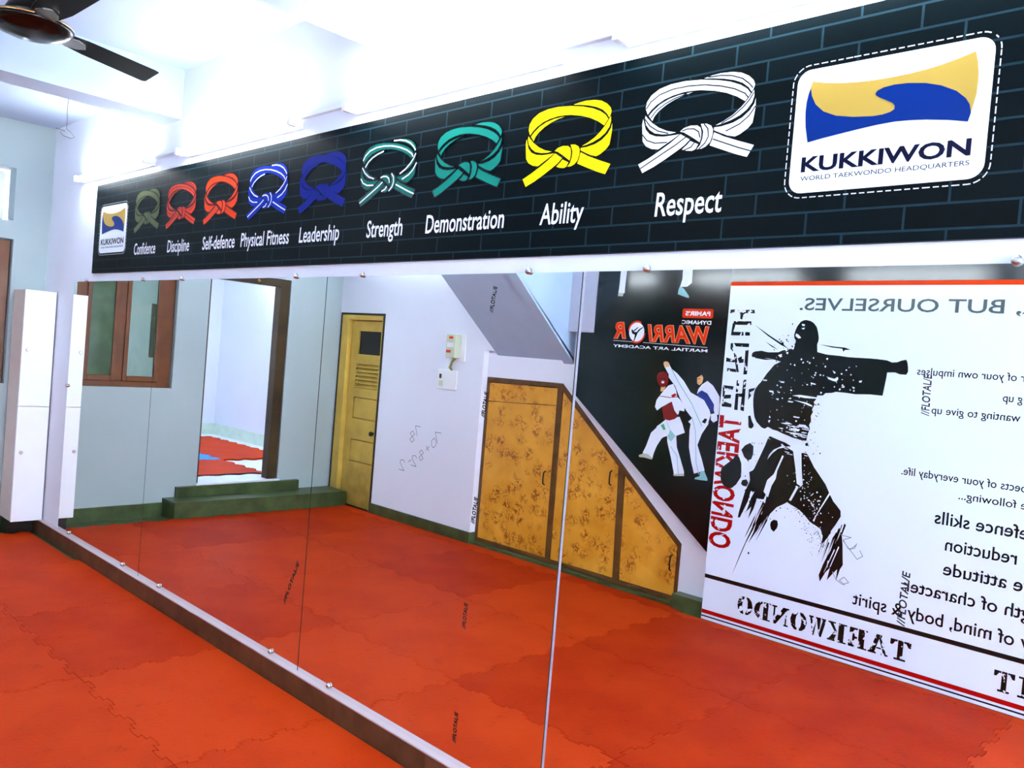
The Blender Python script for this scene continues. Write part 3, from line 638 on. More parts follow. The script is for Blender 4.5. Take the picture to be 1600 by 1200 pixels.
# the room beyond the doorway
NZ = 0.25
struct(MB().box(-4.0, -0.30, -3.6, 0.3, NZ - 0.3, NZ - 0.02).build('floor_next_room', M_MARBLE))
struct(MB().box(-4.0, -0.30, -3.6, 0.4, 3.05, 3.15).build('ceiling_next_room', M_CEIL))
struct(MB().box(-4.0, -0.31, -3.55, -3.40, NZ - 0.3, 3.05).build('wall_next_room_left', M_WALL))
struct(MB().box(-4.0, -0.17, 0.25, 0.4, NZ - 0.3, 3.05).build('wall_next_room_right', M_WALL))
nw = [(-2.42, 1.255), (-3.05, 1.255), (-3.05, 1.965), (-2.42, 1.965)]
struct(MB().sheet([(0.25, NZ - 0.3), (-3.4, NZ - 0.3), (-3.4, 3.05), (0.25, 3.05)], [nw], lambda y, z: (-3.85, y, z), lambda y, z: (-4.0, y, z)).build('wall_next_room_far', M_WALL))
struct(MB().box(-3.85, -0.32, -3.40, -3.385, NZ - 0.02, NZ + 0.135).build('baseboard_next_room_left', M_STONE_PALE))
struct(MB().box(-3.85, -3.835, -3.385, 0.25, NZ - 0.02, NZ + 0.135).build('baseboard_next_room_far', M_STONE_PALE))
# barred window in the next room
w3 = MB()
for a, b, c, d in ((-3.05, -2.98, 1.255, 1.965), (-2.49, -2.42, 1.255, 1.965), (-2.98, -2.49, 1.255, 1.325), (-2.98, -2.49, 1.895, 1.965)):
    w3.box(-3.90, -3.845, a, b, c, d)
o = struct(w3.build('window_3', M_DARKWOOD))
bars = MB()
for k in range(1, 4):
    bars.cyl((-3.88, -2.98, 1.325 + 0.1425 * k), (-3.88, -2.49, 1.325 + 0.1425 * k), 0.008, n=8)
for k in range(1, 5):
    bars.cyl((-3.88, -2.98 + 0.098 * k, 1.325), (-3.88, -2.98 + 0.098 * k, 1.895), 0.008, n=8)
bars.build('window_grille', M_DARKGAP, o)
MB().box(-3.935, -3.930, -2.99, -2.48, 1.315, 1.905).build('window_pane', glass_mat('greenish_glass', (0.5, 0.6, 0.5, 1), rgb(150, 165, 130), 0.8), o)

# threshold, steps and skirting
struct(MB().hexa([far(0.03)(y, z) for y, z in ((-1.36, 0.235), (-2.225, 0.235), (-2.225, NZ), (-1.36, NZ))], [far(-0.4)(y, z) for y, z in ((-1.36, 0.235), (-2.225, 0.235), (-2.225, NZ), (-1.36, NZ))]).build('door_sill', M_MARBLE))
struct(MB().hexa([far(0.05)(y, z) for y, z in ((-1.17, FLOOR_Z), (-2.44, FLOOR_Z), (-2.44, 0.232), (-1.17, 0.232))], [far(-0.01)(y, z) for y, z in ((-1.17, FLOOR_Z), (-2.44, FLOOR_Z), (-2.44, 0.232), (-1.17, 0.232))]).build('doorway_step_upper', M_STONE), 'dark green stone upper riser under the doorway')
struct(MB().hexa([(0.215, -1.06, FLOOR_Z), (0.215, -2.83, FLOOR_Z), (0.215, -2.83, 0.14), (0.215, -1.06, 0.14)], [far(-0.01)(y, z) for y, z in ((-1.06, FLOOR_Z), (-2.83, FLOOR_Z), (-2.83, 0.14), (-1.06, 0.14))]).build('doorway_step_lower', M_STONE), 'dark green stone lower step in front of the doorway')
sk = [(-0.03, FLOOR_Z), (-1.06, FLOOR_Z), (-1.06, 0.10), (-0.03, 0.10)]
struct(MB().hexa([far(0.018)(*p) for p in sk], [far(-0.01)(*p) for p in sk]).build('baseboard_far', M_STONE))
struct(MB().box(0.63, 2.05, -W - 0.01, -W + 0.015, FLOOR_Z, 0.095).build('baseboard_left', M_STONE))
struct(MB().box(2.03, 2.06, -YB - 0.01, -W + 0.016, FLOOR_Z, 0.095).box(2.05, 4.12, -YB - 0.01, -2.835, FLOOR_Z, 0.02).box(4.12, 4.37, -YB, -2.80, FLOOR_Z, 0.10).build('baseboard_left', M_STONE))
bm_ = MB()
xs = [0.0]
while xs[-1] < BACK - 0.6:
    xs.append(xs[-1] + 0.605)
for a, b in zip(xs, xs[1:]):
    bm_.box(a + 0.001, b - 0.001, -0.026, 0.006, FLOOR_Z, 0.096)
struct(bm_.build('baseboard_right', M_BROWN_TILE))
struct(MB().box(0.0, xs[-1], -0.029, 0.006, 0.096, 0.102).build('trim_1', M_LEDGE), 'pale ledge along the top of the brown skirting under the mirrors')

# window 1 (brown, two lights) in the far wall
fr = MB()
def ff(mb, y0, y1, z0, z1, o0, o1, mi=0):
    q = [(y0, z0), (y1, z0), (y1, z1), (y0, z1)]
    return mb.hexa([far(o0)(*p) for p in q], [far(o1)(*p) for p in q], mi)
for y0, y1, z0, z1 in ((-0.245, -0.33, 1.11, 2.20), (-0.955, -1.065, 1.11, 2.20), (-0.33, -0.955, 1.11, 1.16), (-0.33, -0.955, 2.12, 2.20), (-0.59, -0.65, 1.16, 2.12)):
    ff(fr, y0, y1, z0, z1, -0.035, -0.11)
w1 = struct(fr.build('window_1', M_WOOD, bevel=0.004))
def sash(y0, y1):
    s = MB()
    for a, b, c, d in ((y0, y0 - 0.035, 1.16, 2.12), (y1 + 0.035, y1, 1.16, 2.12), (y0 - 0.035, y1 + 0.035, 1.16, 1.205), (y0 - 0.035, y1 + 0.035, 2.07, 2.12)):
        ff(s, a, b, c, d, -0.025, -0.065)
    return s
s1 = sash(-0.33, -0.59).build('window_sash', M_WOOD, w1, bevel=0.003)
s2 = sash(-0.65, -0.955).build('window_sash', M_WOOD, w1, bevel=0.003)
ff(MB(), -0.36, -0.56, 1.195, 2.08, -0.045, -0.049).build('window_pane', M_GLASS_MOTTLED, s1)
ff(MB(), -0.68, -0.925, 1.195, 2.08, -0.045, -0.049).build('window_pane', M_GLASS, s2)
ff(MB(), -0.237, -1.073, 1.10, 1.111, 0.0, -0.16).build('window_sill', M_GREY, w1)
# white framed ventilator high in the far wall
v1 = MB()
for y0, y1, z0, z1 in ((-0.29, -0.33, 2.36, 2.72), (-0.81, -0.85, 2.36, 2.72), (-0.33, -0.81, 2.36, 2.40), (-0.33, -0.81, 2.68, 2.72)):
    ff(v1, y0, y1, z0, z1, -0.10, -0.15)
w2 = struct(v1.build('window_2', M_PLASTIC, bevel=0.006))
sl = MB()
for k in range(4):
    z = 2.42 + k * 0.066
    sl.hexa([far(-0.10)(-0.33, z), far(-0.10)(-0.81, z), far(-0.10)(-0.81, z + 0.006), far(-0.10)(-0.33, z + 0.006)], [far(-0.14)(-0.33, z + 0.04), far(-0.14)(-0.81, z + 0.04), far(-0.14)(-0.81, z + 0.046), far(-0.14)(-0.33, z + 0.046)])
sl.build('louvre', M_PLASTIC, w2)

# doorway frame
d2 = MB()
ff(d2, -2.105, -2.21, NZ, 2.205, -0.01, -0.12)
ff(d2, -1.372, -1.388, NZ, 2.205, -0.01, -0.12)
ff(d2, -1.388, -2.105, 2.135, 2.205, -0.01, -0.12)
struct(d2.build('door_2', M_DARKWOOD, bevel=0.004), 'open doorway with dark worn wooden frame above two green steps')
MB().lathe(far(-0.01)(-1.86, 2.165), (1, 0, 0), [(0, 0.018), (0.012, 0.016), (0.018, 0.006)], n=14).build('brass_knob', M_BRASS, bpy.data.objects['door_2'])

# yellow door (door 1) in the opposite wall
yd = MB()
for a, b, c, d in ((-0.085, 0.03, FLOOR_Z, 1.94), (0.592, 0.61, FLOOR_Z, 1.94), (0.03, 0.592, 1.89, 1.94)):
    yd.box(a, b, -W - 0.07, -W + 0.006, c, d)
d1 = struct(yd.build('door_1', M_DOOR, bevel=0.004), 'small yellow louvred wooden door beside the far corner')
MB().box(-0.105, -0.085, -W - 0.05, -W + 0.010, FLOOR_Z, 1.96).box(0.61, 0.63, -W - 0.05, -W + 0.010, FLOOR_Z, 1.96).box(-0.085, 0.61, -W - 0.05, -W + 0.010, 1.94, 1.96).build('door_edging', M_DARKGAP, d1)
YL = -W - 0.045                                # face of the leaf
holes = [[(0.155, 1.545), (0.572, 1.545), (0.572, 1.780), (0.155, 1.780)], [(0.145, 1.20), (0.570, 1.20), (0.570, 1.445), (0.145, 1.445)]]
for z0, z1 in ((0.885, 1.105), (0.445, 0.675)):
    holes.append([(0.142, z0), (0.562, z0), (0.562, z1), (0.142, z1)])
leaf = MB().sheet([(0.034, 0.0), (0.588, 0.0), (0.588, 1.886), (0.034, 1.886)], holes, on_y(YL), on_y(YL - 0.035)).build('door_leaf', M_DOOR, d1, bevel=0.003)
pan = MB()
for z0, z1 in ((0.885, 1.105), (0.445, 0.675)):
    pan.box(0.138, 0.566, YL - 0.034, YL - 0.028, z0 - 0.004, z1 + 0.004)
    pan.box(0.152, 0.552, YL - 0.028, YL - 0.004, z0 + 0.010, z1 - 0.010)
pan.build('door_panel', M_DOOR, leaf, bevel=0.004)
lou = MB()
for k in range(6):
    z = 1.205 + k * 0.0405
    lou.hexa([(0.145, YL + 0.006, z), (0.570, YL + 0.006, z), (0.570, YL + 0.006, z + 0.008), (0.145, YL + 0.006, z + 0.008)], [(0.145, YL - 0.034, z + 0.032), (0.570, YL - 0.034, z + 0.032), (0.570, YL - 0.034, z + 0.04), (0.145, YL - 0.034, z + 0.04)])
lou.build('louvre', M_DOOR, leaf)
MB().box(0.036, 0.586, YL - 0.075, YL - 0.060, 0.0, 1.884).build('door_shade_sheet', M_BLACK, d1)  # added dark sheet stands in for the shade behind the louvres
MB().box(0.15, 0.575, YL - 0.024, YL - 0.018, 1.54, 1.785).build('door_glass', M_BLACK, leaf)
MB().lathe((0.535, YL, 0.765), (0, 1, 0), [(0, 0.022), (0.006, 0.022), (0.012, 0.009), (0.03, 0.009), (0.036, 0.024), (0.052, 0.022), (0.058, 0.008)], n=16).build('door_knob', M_DARKGAP, leaf, smooth=True)

# pencilled numbers on the white wall
def ink(pts_list, y, w, name, m, parent=None):
    mb = MB()
    for pts in pts_list:
        mb.flat(strip(pts, w), on_y(y))
    return mb.build(name, m, parent)
def digit(kind, cx, cz, s, tilt=0.0):
    t = {'2': [(-.4, .3), (-.2, .5), (.2, .45), (.3, .2), (0, -.1), (-.4, -.5), (.4, -.45)],
         '8': [(0, .5), (.3, .25), (-.3, -.25), (0, -.5), (.3, -.25), (-.3, .25), (0, .5)],
         '0': [(0, .5), (.35, .2), (.3, -.3), (0, -.5), (-.35, -.2), (-.3, .3), (0, .5)],
         '7': [(-.4, .5), (.4, .5), (0, -.5)], '-': [(-.3, 0), (.3, 0)],
         'x': [(-.3, -.3), (.3, .3), (0, 0), (-.3, .3), (.3, -.3)], '3': [(-.3, .45), (.2, .45), (.3, .2), (0, 0), (.3, -.2), (.2, -.45), (-.3, -.45)],
         '5': [(.4, .5), (-.3, .5), (-.3, .05), (.2, .1), (.35, -.2), (.1, -.5), (-.3, -.4)]}[kind]
    c, q = math.cos(tilt), math.sin(tilt)
    return [(cx - (x * c - z * q) * s, cz + (x * q + z * c) * s) for x, z in t]
scr = [digit('2', 1.06, 0.535, 0.10), digit('-', 1.17, 0.59, 0.08, -0.5), digit('2', 1.23, 0.60, 0.10), digit('8', 1.33, 0.665, 0.10), digit('x', 1.41, 0.74, 0.07), digit('0', 1.49, 0.80, 0.09), digit('7', 1.54, 0.85, 0.10),
       digit('8', 1.18, 0.82, 0.11), digit('7', 1.25, 0.88, 0.09)]
ink(scr, -W + 0.0008, 0.006, 'pencil_scribble', M_INK, bpy.data.objects['wall_left'])

# ------------------------------------------------------------------ mirrors
def stud(parent, x, z):
    MB().lathe((x, -0.0005, z), (0, -1, 0), [(0, 0.0125), (0.006, 0.0125), (0.010, 0.011), (0.013, 0.007), (0.014, 0.002)], n=14).build('mounting_stud', M_STEEL, parent, smooth=True)

def stamp(parent, pts, w):
    """maker's stamp running along the line pts[0] -> pts[1] on the glass"""
    (xa, za), (xb, zb) = pts
    d = math.hypot(xb - xa, zb - za)
    ux, uz = (xb - xa) / d, (zb - za) / d
    f = lambda u, v: (xa + ux * u - uz * v, -0.0012, za + uz * u + ux * v)
    mb = MB()
    put_text(mb, '//FLOTAL/E', 0.0, d, -w / 2, w, f, weight=0.012, shear=0.15)
    mb.build('glass_stamp', M_STAMP, parent)

panels = [(0.645, 2.092, [0.90, 1.863], [0.878, 1.857], 'tall wall mirror at the far corner, beside the white cabinet', []),
          (2.098, 3.897, [2.413, 3.637], [2.401, 3.662], 'wall mirror panel second from the far corner, showing the open doorway', [((3.743, 0.375), (3.841, 0.593), 0.02)]),
          (3.903, 5.384, [4.169, 5.144], [4.156, 5.14], 'wall mirror panel showing the yellow door and sloping grey stair soffit', [((4.972, 1.771), (4.983, 1.866), .018), ((4.973, 1.388), (4.982, 1.482), .018), ((4.965, 0.995), (4.974, 1.094), .018), ((4.964, 0.605), (4.966, 0.701), .018), ((4.962, 0.178), (4.963, 0.292), .018)]),
          (5.398, 6.88, [5.638, 6.63], [5.64, 6.63], 'wall mirror panel nearest the camera, showing the black and white posters', [((6.469, 1.552), (6.467, 1.651), .018), ((6.46, 1.043), (6.462, 1.175), .018)])]
for x0, x1, top, bot, label, stamps in panels:
    mb = MB()
    z0, z1 = 0.1025, 1.912
    mb.add([(x0, 0.0, z0), (x1, 0.0, z0), (x1, 0.0, z1), (x0, 0.0, z1)], [(0, 1, 2, 3)], 0)
    mb.add([(x0, 0.0, z0), (x1, 0.0, z0), (x1, 0.0, z1), (x0, 0.0, z1), (x0, 0.005, z0), (x1, 0.005, z0), (x1, 0.005, z1), (x0, 0.005, z1)],
           [(4, 7, 6, 5), (0, 4, 5, 1), (1, 5, 6, 2), (2, 6, 7, 3), (3, 7, 4, 0)], 1)
    p = tag(mb.build('wall_mirror', [M_MIRROR, M_MIRROR_EDGE]), label, 'mirror', 'mirror panels along the wall')
    for x in top:
        stud(p, x, 1.918)
    for x in bot:
        stud(p, x, 0.119)
    if x0 < 1:
        stud(p, 0.648, 1.155)
    for a, b, w in stamps:
        stamp(p, (a, b), w)

# ------------------------------------------------------------------ banner
BN = empty('belt_banner', (1.0, 0.0, 1.968), 'long black brick-pattern banner of coloured belts above the mirrors', 'banner')
YF = -0.010
MB().box(1.0, 6.72, YF, 0.0055, 1.968, 2.575).build('banner_sheet', M_BANNER, BN)
def belt(x0, x1, fill, outline=None, line=None, lw=0.0045):
    z0, z1 = 2.212, 2.474
    mp = lambda q: [(x0 + u * (x1 - x0), z0 + v * (z1 - z0)) for u, v in q]
    mats = [fill]
    mb = MB()
    mb.flat([mp(q) for q in BELT], on_y(YF - 0.0010), 0)
    if outline is not None:
        mats.append(outline)
        for q in BELT:
            q = mp(q)
            mb.flat(strip(q + [q[0]], 0.0045), on_y(YF - 0.0014), len(mats) - 1)
    if line is not None:
        mats.append(line)
        for q in BELT_LINES:
            mb.flat(strip(mp(q), lw), on_y(YF - 0.0018), len(mats) - 1)
    return mb.build('belt_print', mats, BN)
belt(5.577, 5.964, P_WHITE, None, P_GREENBLACK, 0.0035)
belt(5.085, 5.468, P_YELLOW)
belt(4.598, 4.978, P_TEAL, P_GREENBLACK)
belt(4.110, 4.493, P_TEALD, P_GREENBLACK, P_WHITE, 0.006)
belt(3.624, 4.008, P_BLUED, P_BLUED)
belt(3.135, 3.518, P_BLUE, P_BLUE, P_WHITE, 0.006)
belt(2.642, 3.030, P_ORANGE, P_DKRED)
belt(2.154, 2.549, P_ORANGED, P_DKRED, P_DKRED, 0.004)
belt(1.685, 2.062, P_OLIVE, P_OLIVED)
for s, xa, xb in (('Respect', 5.654, 5.880), ('Ability', 5.183, 5.375), ('Demonstration', 4.576, 5.010), ('Strength', 4.186, 4.430), ('Leadership', 3.653, 3.982), ('Physical Fitness', 3.092, 3.562), ('Self-defence', 2.659, 3.027), ('Discipline', 2.205, 2.495), ('Confidence', 1.713, 2.035)):
    put_text(MB(), s, xa, xb, 2.074, 0.072, on_y(YF - 0.001), weight=0.012, shear=0.06).build('caption_lettering', P_WHITE, BN)

def logo(x0, x1, z0, z1):
    card = MB().flat([rounded(x0, x1, z0, z1, 0.035)], on_y(YF - 0.0008)).build('logo_card', P_CARD, BN)
    mp = lambda q: [(x0 + u * (x1 - x0), z0 + v * (z1 - z0)) for u, v in q]
    MB().flat([mp(FLAG)], on_y(YF - 0.0014)).build('gold_wave', P_GOLD, card)
    MB().flat([mp(FLAG_BLUE)], on_y(YF - 0.0020)).build('blue_wave', P_NAVY, card)
    w = x1 - x0
    put_text(MB(), 'KUKKIWON', x0 + 0.065 * w, x0 + 0.933 * w, z0 + 0.055, 0.040, on_y(YF - 0.0014), weight=0.03).build('logo_lettering', P_NAVYTXT, card)
    put_text(MB(), 'WORLD TAEKWONDO HEADQUARTERS', x0 + 0.067 * w, x0 + 0.932 * w, z0 + 0.0325, 0.0115, on_y(YF - 0.0014)).build('logo_lettering', P_NAVYTXT, card)
    # dashed stitching line round the card
    o = rounded(x0 - 0.012, x1 + 0.012, z0 - 0.012, z1 + 0.012, 0.045, 10)
    o.append(o[0])
    seg, acc = [], 0.0
    dash = MB()
    for (ax, az), (bx, bz) in zip(o, o[1:]):
        d = math.hypot(bx - ax, bz - az)
        n = max(1, int(d / 0.004))
        for k in range(n):
            t0, t1 = k / n, (k + 1) / n
            if (acc + d * t0) % 0.0215 < 0.0135:
                dash.flat(strip([(ax + (bx - ax) * t0, az + (bz - az) * t0), (ax + (bx - ax) * t1, az + (bz - az) * t1)], 0.0028), on_y(YF - 0.001))
        acc += d
    dash.build('dashed_border', P_WHITE, card)
logo(6.077, 6.547, 2.108, 2.434)
logo(1.108, 1.562, 2.101, 2.418)

# ------------------------------------------------------------------ tube lights, trunking, fixtures on the mirror wall
def tube_light(x0, x1, label):
    t = empty('tube_light', (x0, 0.0, 2.64), label, 'tube light', 'tube lights along the mirror wall')
    z = 2.64
    MB().box(x0 + 0.01, x1 - 0.01, -0.030, 0.0055, z - 0.018, z + 0.018).build('batten', M_PLASTIC, t, bevel=0.003)
    for a, b in ((x0, x0 + 0.028), (x1 - 0.028, x1)):
        MB().box(a, b, -0.075, -0.030, z - 0.02, z + 0.02).build('lamp_holder', M_PLASTIC, t, bevel=0.003)
    MB().cyl((x0 + 0.028, -0.055, z), (x1 - 0.028, -0.055, z), 0.0135, n=14).build('fluorescent_tube', M_TUBE, t)
tube_light(0.70, 1.93, 'lit white tube light nearest the far corner, above the small logo card')
tube_light(2.35, 3.60, 'lit tube light second from the far corner, above the orange and blue belts')
tube_light(4.02, 5.23, 'lit tube light above the teal belts, third from the far corner')
tube_light(5.48, 6.71, 'lit tube light nearest the camera, above the white belt')
tag(MB().box(0.72, 8.2, -0.014, 0.0058, 2.667, 2.683).build('cable_trunking', M_PLASTIC), 'thin white cable trunking running along the wall above the tube lights', 'trunking')
tag(MB().cyl((1.20, -0.008, 2.69), (1.20, -0.008, 3.09), 0.009, n=10).build('conduit_pipe', M_PLASTIC), 'white vertical conduit pipe on the wall left of the first beam', 'pipe')
tag(MB().box(4.262, 4.278, -0.012, 0.0058, 2.69, 2.895).build('conduit_pipe', M_PLASTIC), 'white vertical conduit strip on the wall below the second beam', 'pipe')
lh = empty('lamp_holder_bracket', (2.53, 0.0, 2.80), 'small white wall lamp holder above the second tube light', 'lamp holder')
MB().lathe((2.545, 0.005, 2.815), (0, -1, 0), [(0, 0.03), (0.012, 0.03), (0.02, 0.016), (0.05, 0.016), (0.06, 0.02), (0.075, 0.02)], n=16).build('socket', M_PLASTIC, lh, smooth=True)
MB().tube([(2.545, -0.01, 2.80), (2.53, -0.02, 2.765), (2.50, -0.015, 2.73), (2.49, -0.006, 2.69)], 0.003).build('cord', M_WIRE, lh)

# ------------------------------------------------------------------ white cabinet in the corner
CB = empty('tall_cabinet', (0.15, -0.115, 0.10), 'tall narrow white two-door cabinet in the far corner left of the mirrors', 'cabinet')
MB().box(0.012, 0.282, -0.215, -0.002, 0.10, 1.83).build('carcass', M_LAM_SIDE, CB, bevel=0.002)
for z0, z1, kz in ((0.968, 1.832, 1.389), (0.10, 0.962, 0.622)):
    d = MB().box(0.284, 0.302, -0.217, -0.006, z0, z1).build('door', M_LAM, CB, bevel=0.0015)
    MB().lathe((0.302, -0.183, kz), (1, 0, 0), [(0, 0.007), (0.008, 0.007), (0.012, 0.012), (0.022, 0.013), (0.027, 0.008)], n=14).build('knob', M_STEEL, d, smooth=True)
MB().box(0.02, 0.195, -0.205, -0.032, FLOOR_Z, 0.10).build('shadow_gap_block', M_BLACK, CB)  # black block stands in for the shadow gap under the cabinet

# ------------------------------------------------------------------ ceiling fan
FX, FY, FZ = 3.125, -1.045, 2.85
FN = empty('ceiling_fan', (FX, FY, CEIL), 'dark brown three-blade ceiling fan with gold trim hanging from the ceiling', 'fan')
MB().cyl((FX, FY, 3.10), (FX, FY, FZ + 0.10), 0.011, n=12).build('down_rod', M_FAN, FN)
MB().lathe((FX, FY, CEIL), (0, 0, -1), [(0, 0.06), (0.02, 0.058), (0.05, 0.03), (0.06, 0.013)], n=24).build('canopy', M_FAN, FN, smooth=True)
MB().lathe((FX, FY, FZ + 0.105), (0, 0, -1), [(0, 0.02), (0.01, 0.05), (0.03, 0.085), (0.06, 0.10), (0.085, 0.098)], n=32).build('motor_cover', M_FAN, FN, smooth=True)
MB().lathe((FX, FY, FZ + 0.020), (0, 0, -1), [(0, 0.11), (0.006, 0.155), (0.014, 0.166), (0.020, 0.166)], n=40).build('trim_ring', M_FANGOLD, FN, smooth=True)
MB().lathe((FX, FY, FZ + 0.0), (0, 0, -1), [(0, 0.166), (0.012, 0.160), (0.030, 0.136), (0.046, 0.09), (0.054, 0.03), (0.056, 0.004)], n=40).build('motor_base', M_FAN, FN, smooth=True)
for ang in (111, 1, 236):
    a = math.radians(ang)
    ux, uy = math.cos(a), math.sin(a)
    px, py = -uy, ux
    def bp(r, s, dz):
        return (FX + ux * r + px * s, FY + uy * r + py * s, FZ + dz)
    tw = -0.16                                   # blade pitch
    out = [(0.17, -0.052), (0.24, -0.062), (0.60, -0.074), (0.625, -0.070), (0.662, 0.055), (0.65, 0.066), (0.30, 0.064), (0.17, 0.050)]
    bl = MB().sheet(out, [], lambda r, s: bp(r, s, s * tw + 0.006), lambda r, s: bp(r, s, s * tw + 0.002)).build('blade', M_FANBLADE, FN)
    ir = [(0.10, -0.022), (0.15, -0.03), (0.20, -0.045), (0.245, -0.03), (0.27, 0.0), (0.245, 0.03), (0.20, 0.045), (0.15, 0.03), (0.10, 0.022)]
    MB().sheet(ir, [], lambda r, s: bp(r, s, s * tw + 0.0005), lambda r, s: bp(r, s, s * tw - 0.005)).build('blade_iron', M_STEEL, bl)

# hanging wire from the first beam
tag(MB().tube([(2.03, -0.545, 2.862), (2.03, -0.548, 2.80), (2.032, -0.545, 2.73), (2.03, -0.545, 2.69), (2.03, -0.52, 2.675), (2.03, -0.50, 2.655), (2.03, -0.52, 2.642), (2.03, -0.56, 2.648), (2.03, -0.575, 2.665), (2.03, -0.552, 2.676), (2.03, -0.60, 2.68)], 0.0022, n=6).build('hanging_wire', M_WIRE), 'thin loose wire with a looped end hanging from the ceiling beam', 'wire')

# ------------------------------------------------------------------ under-stair cupboard
k_ = lambda x: 7.1 + (x - 7.1) * 1.005
CU = empty('understair_cupboard', (3.0, -YB, 0.02), 'amber burl-laminate cupboard built under the sloping stair, brown wooden frame', 'cupboard')
YC = -YB + 0.004
fo = [(2.056, 0.022), (2.056, 1.449), (2.91, 1.457), (4.104, 0.43), (4.104, 0.022)]
openings = [[(2.085, 0.050), (2.085, 1.405), (2.858, 1.418), (2.872, 0.050)],
            [(2.925, 0.050), (2.915, 1.395), (3.515, 0.885), (3.545, 0.050)],
            [(3.600, 0.050), (3.575, 0.832), (4.075, 0.405), (4.075, 0.050)]]
MB().sheet(fo, openings, on_y(YC), on_y(YC - 0.05)).build('frame', M_TRIMWOOD, CU, bevel=0.003)
MB().box(2.085, 4.08, YC - 0.52, YC - 0.50, 0.03, 1.40).build('back_panel', M_DARKWOOD, CU)
def pull(d, x, z):
    MB().tube([(x, YC - 0.006, z + 0.055), (x, YC + 0.014, z + 0.045), (x, YC + 0.018, z), (x, YC + 0.014, z - 0.045), (x, YC - 0.006, z - 0.055)], 0.006).build('handle', M_BLACK, d)
fl = MB().sheet([(2.088, 1.243), (2.088, 1.402), (2.855, 1.414), (2.857, 1.278)], [], on_y(YC - 0.006), on_y(YC - 0.026)).build('top_panel', M_BURL, CU)
da = MB().sheet([(2.088, 0.054), (2.088, 1.238), (2.857, 1.273), (2.868, 0.054)], [], on_y(YC - 0.006), on_y(YC - 0.026)).build('door', M_BURL, CU)
pull(da, 2.80, 0.685)
db = MB().sheet([(2.929, 0.054), (2.919, 1.388), (3.511, 0.883), (3.541, 0.054)], [], on_y(YC - 0.006), on_y(YC - 0.026)).build('door', M_BURL, CU)
pull(db, 3.455, 0.79)
dc = MB().sheet([(3.604, 0.054), (3.579, 0.825), (4.071, 0.403), (4.071, 0.054)], [], on_y(YC - 0.006), on_y(YC - 0.026)).build('door', M_BURL, CU)
pull(dc, 4.035, 0.28)

# ------------------------------------------------------------------ electrics on the white wall
ME = empty('meter_box', (1.70, -W, 1.58), 'pale green electricity meter box with loose wires, high on the white wall', 'meter box')
MB().box(1.625, 1.815, -W, -W + 0.010, 1.562, 1.80).build('back_board', M_PLASTIC, ME)
MB().box(1.632, 1.755, -W + 0.010, -W + 0.075, 1.585, 1.795).build('case', M_METERBOX, ME, bevel=0.006)
MB().box(1.645, 1.70, -W + 0.075, -W + 0.080, 1.63, 1.655).build('breaker', M_RED_SW, ME)
MB().box(1.650, 1.725, -W + 0.075, -W + 0.079, 1.68, 1.72).build('dial_window', M_PLASTIC, ME)
MB().box(1.670, 1.72, -W + 0.075, -W + 0.078, 1.755, 1.775).build('rating_plate', M_ORANGE if False else P_ORANGE, ME)
for i, dx in enumerate((0.0, 0.018, 0.034)):
    MB().tube([(1.70 + dx, -W + 0.03, 1.585), (1.69 + dx * 0.6, -W + 0.05, 1.545), (1.655 + dx, -W + 0.04, 1.50), (1.665 + dx * 0.5, -W + 0.02, 1.475), (1.66, -W + 0.004, 1.462)], 0.0045).build('loose_wire', M_WIRE_Y if i != 1 else M_WIRE, ME)
SWP = empty('switch_board', (1.61, -W, 1.30), 'white switch board with two switches below the meter box', 'switch board')
MB().box(1.492, 1.74, -W, -W + 0.022, 1.302, 1.478).build('plate', M_PLASTIC, SWP, bevel=0.004)
MB().box(1.525, 1.545, -W + 0.022, -W + 0.030, 1.395, 1.435).build('switch', M_BLACK, SWP)
MB().box(1.520, 1.575, -W + 0.022, -W + 0.028, 1.325, 1.375).build('socket', M_METERBOX, SWP, bevel=0.003)

# ------------------------------------------------------------------ dark poster
DP = empty('fighters_poster', (3.8, -YB, 0.45), 'dark green-black poster with two kicking fighters and red lettering', 'poster')
YD = -2.80
outl = [(3.25, 2.62), (3.25, 1.866), (3.147, 1.866), (3.095, 1.862), (3.095, 1.40), (3.14, 1.365), (4.364, 0.432), (4.364, 2.62)]
MB().sheet(outl, [], on_y(YD), on_y(YD - 0.012)).build('poster_sheet', P_GREENBLACK, DP)
MB().box(3.30, 4.34, -YB, YD - 0.012, 2.54, 2.58).box(4.30, 4.34, -YB, YD - 0.012, 0.60, 2.54).box(3.30, 3.34, -YB, YD - 0.012, 1.40, 2.54).build('mounting_batten', M_TRIMWOOD, DP)
def dprint(name, polys, m, lvl, parent=DP):
    return MB().flat(polys, on_y(YD + 0.0005 * lvl)).build(name, m, parent)
legs = [[(x, z if z < 2.28 else z + 0.34) for x, z in q] for q in HANG_LEGS]
dprint('fighter_leg_print', [legs[0]], P_SUIT, 1)
dprint('fighter_leg_print', [legs[2]], P_SUIT, 1)
dprint('fighter_shoe_print', [legs[1]], P_SHOE, 2)
dprint('fighter_shoe_print', [legs[3]], P_SUITSHADE, 2)
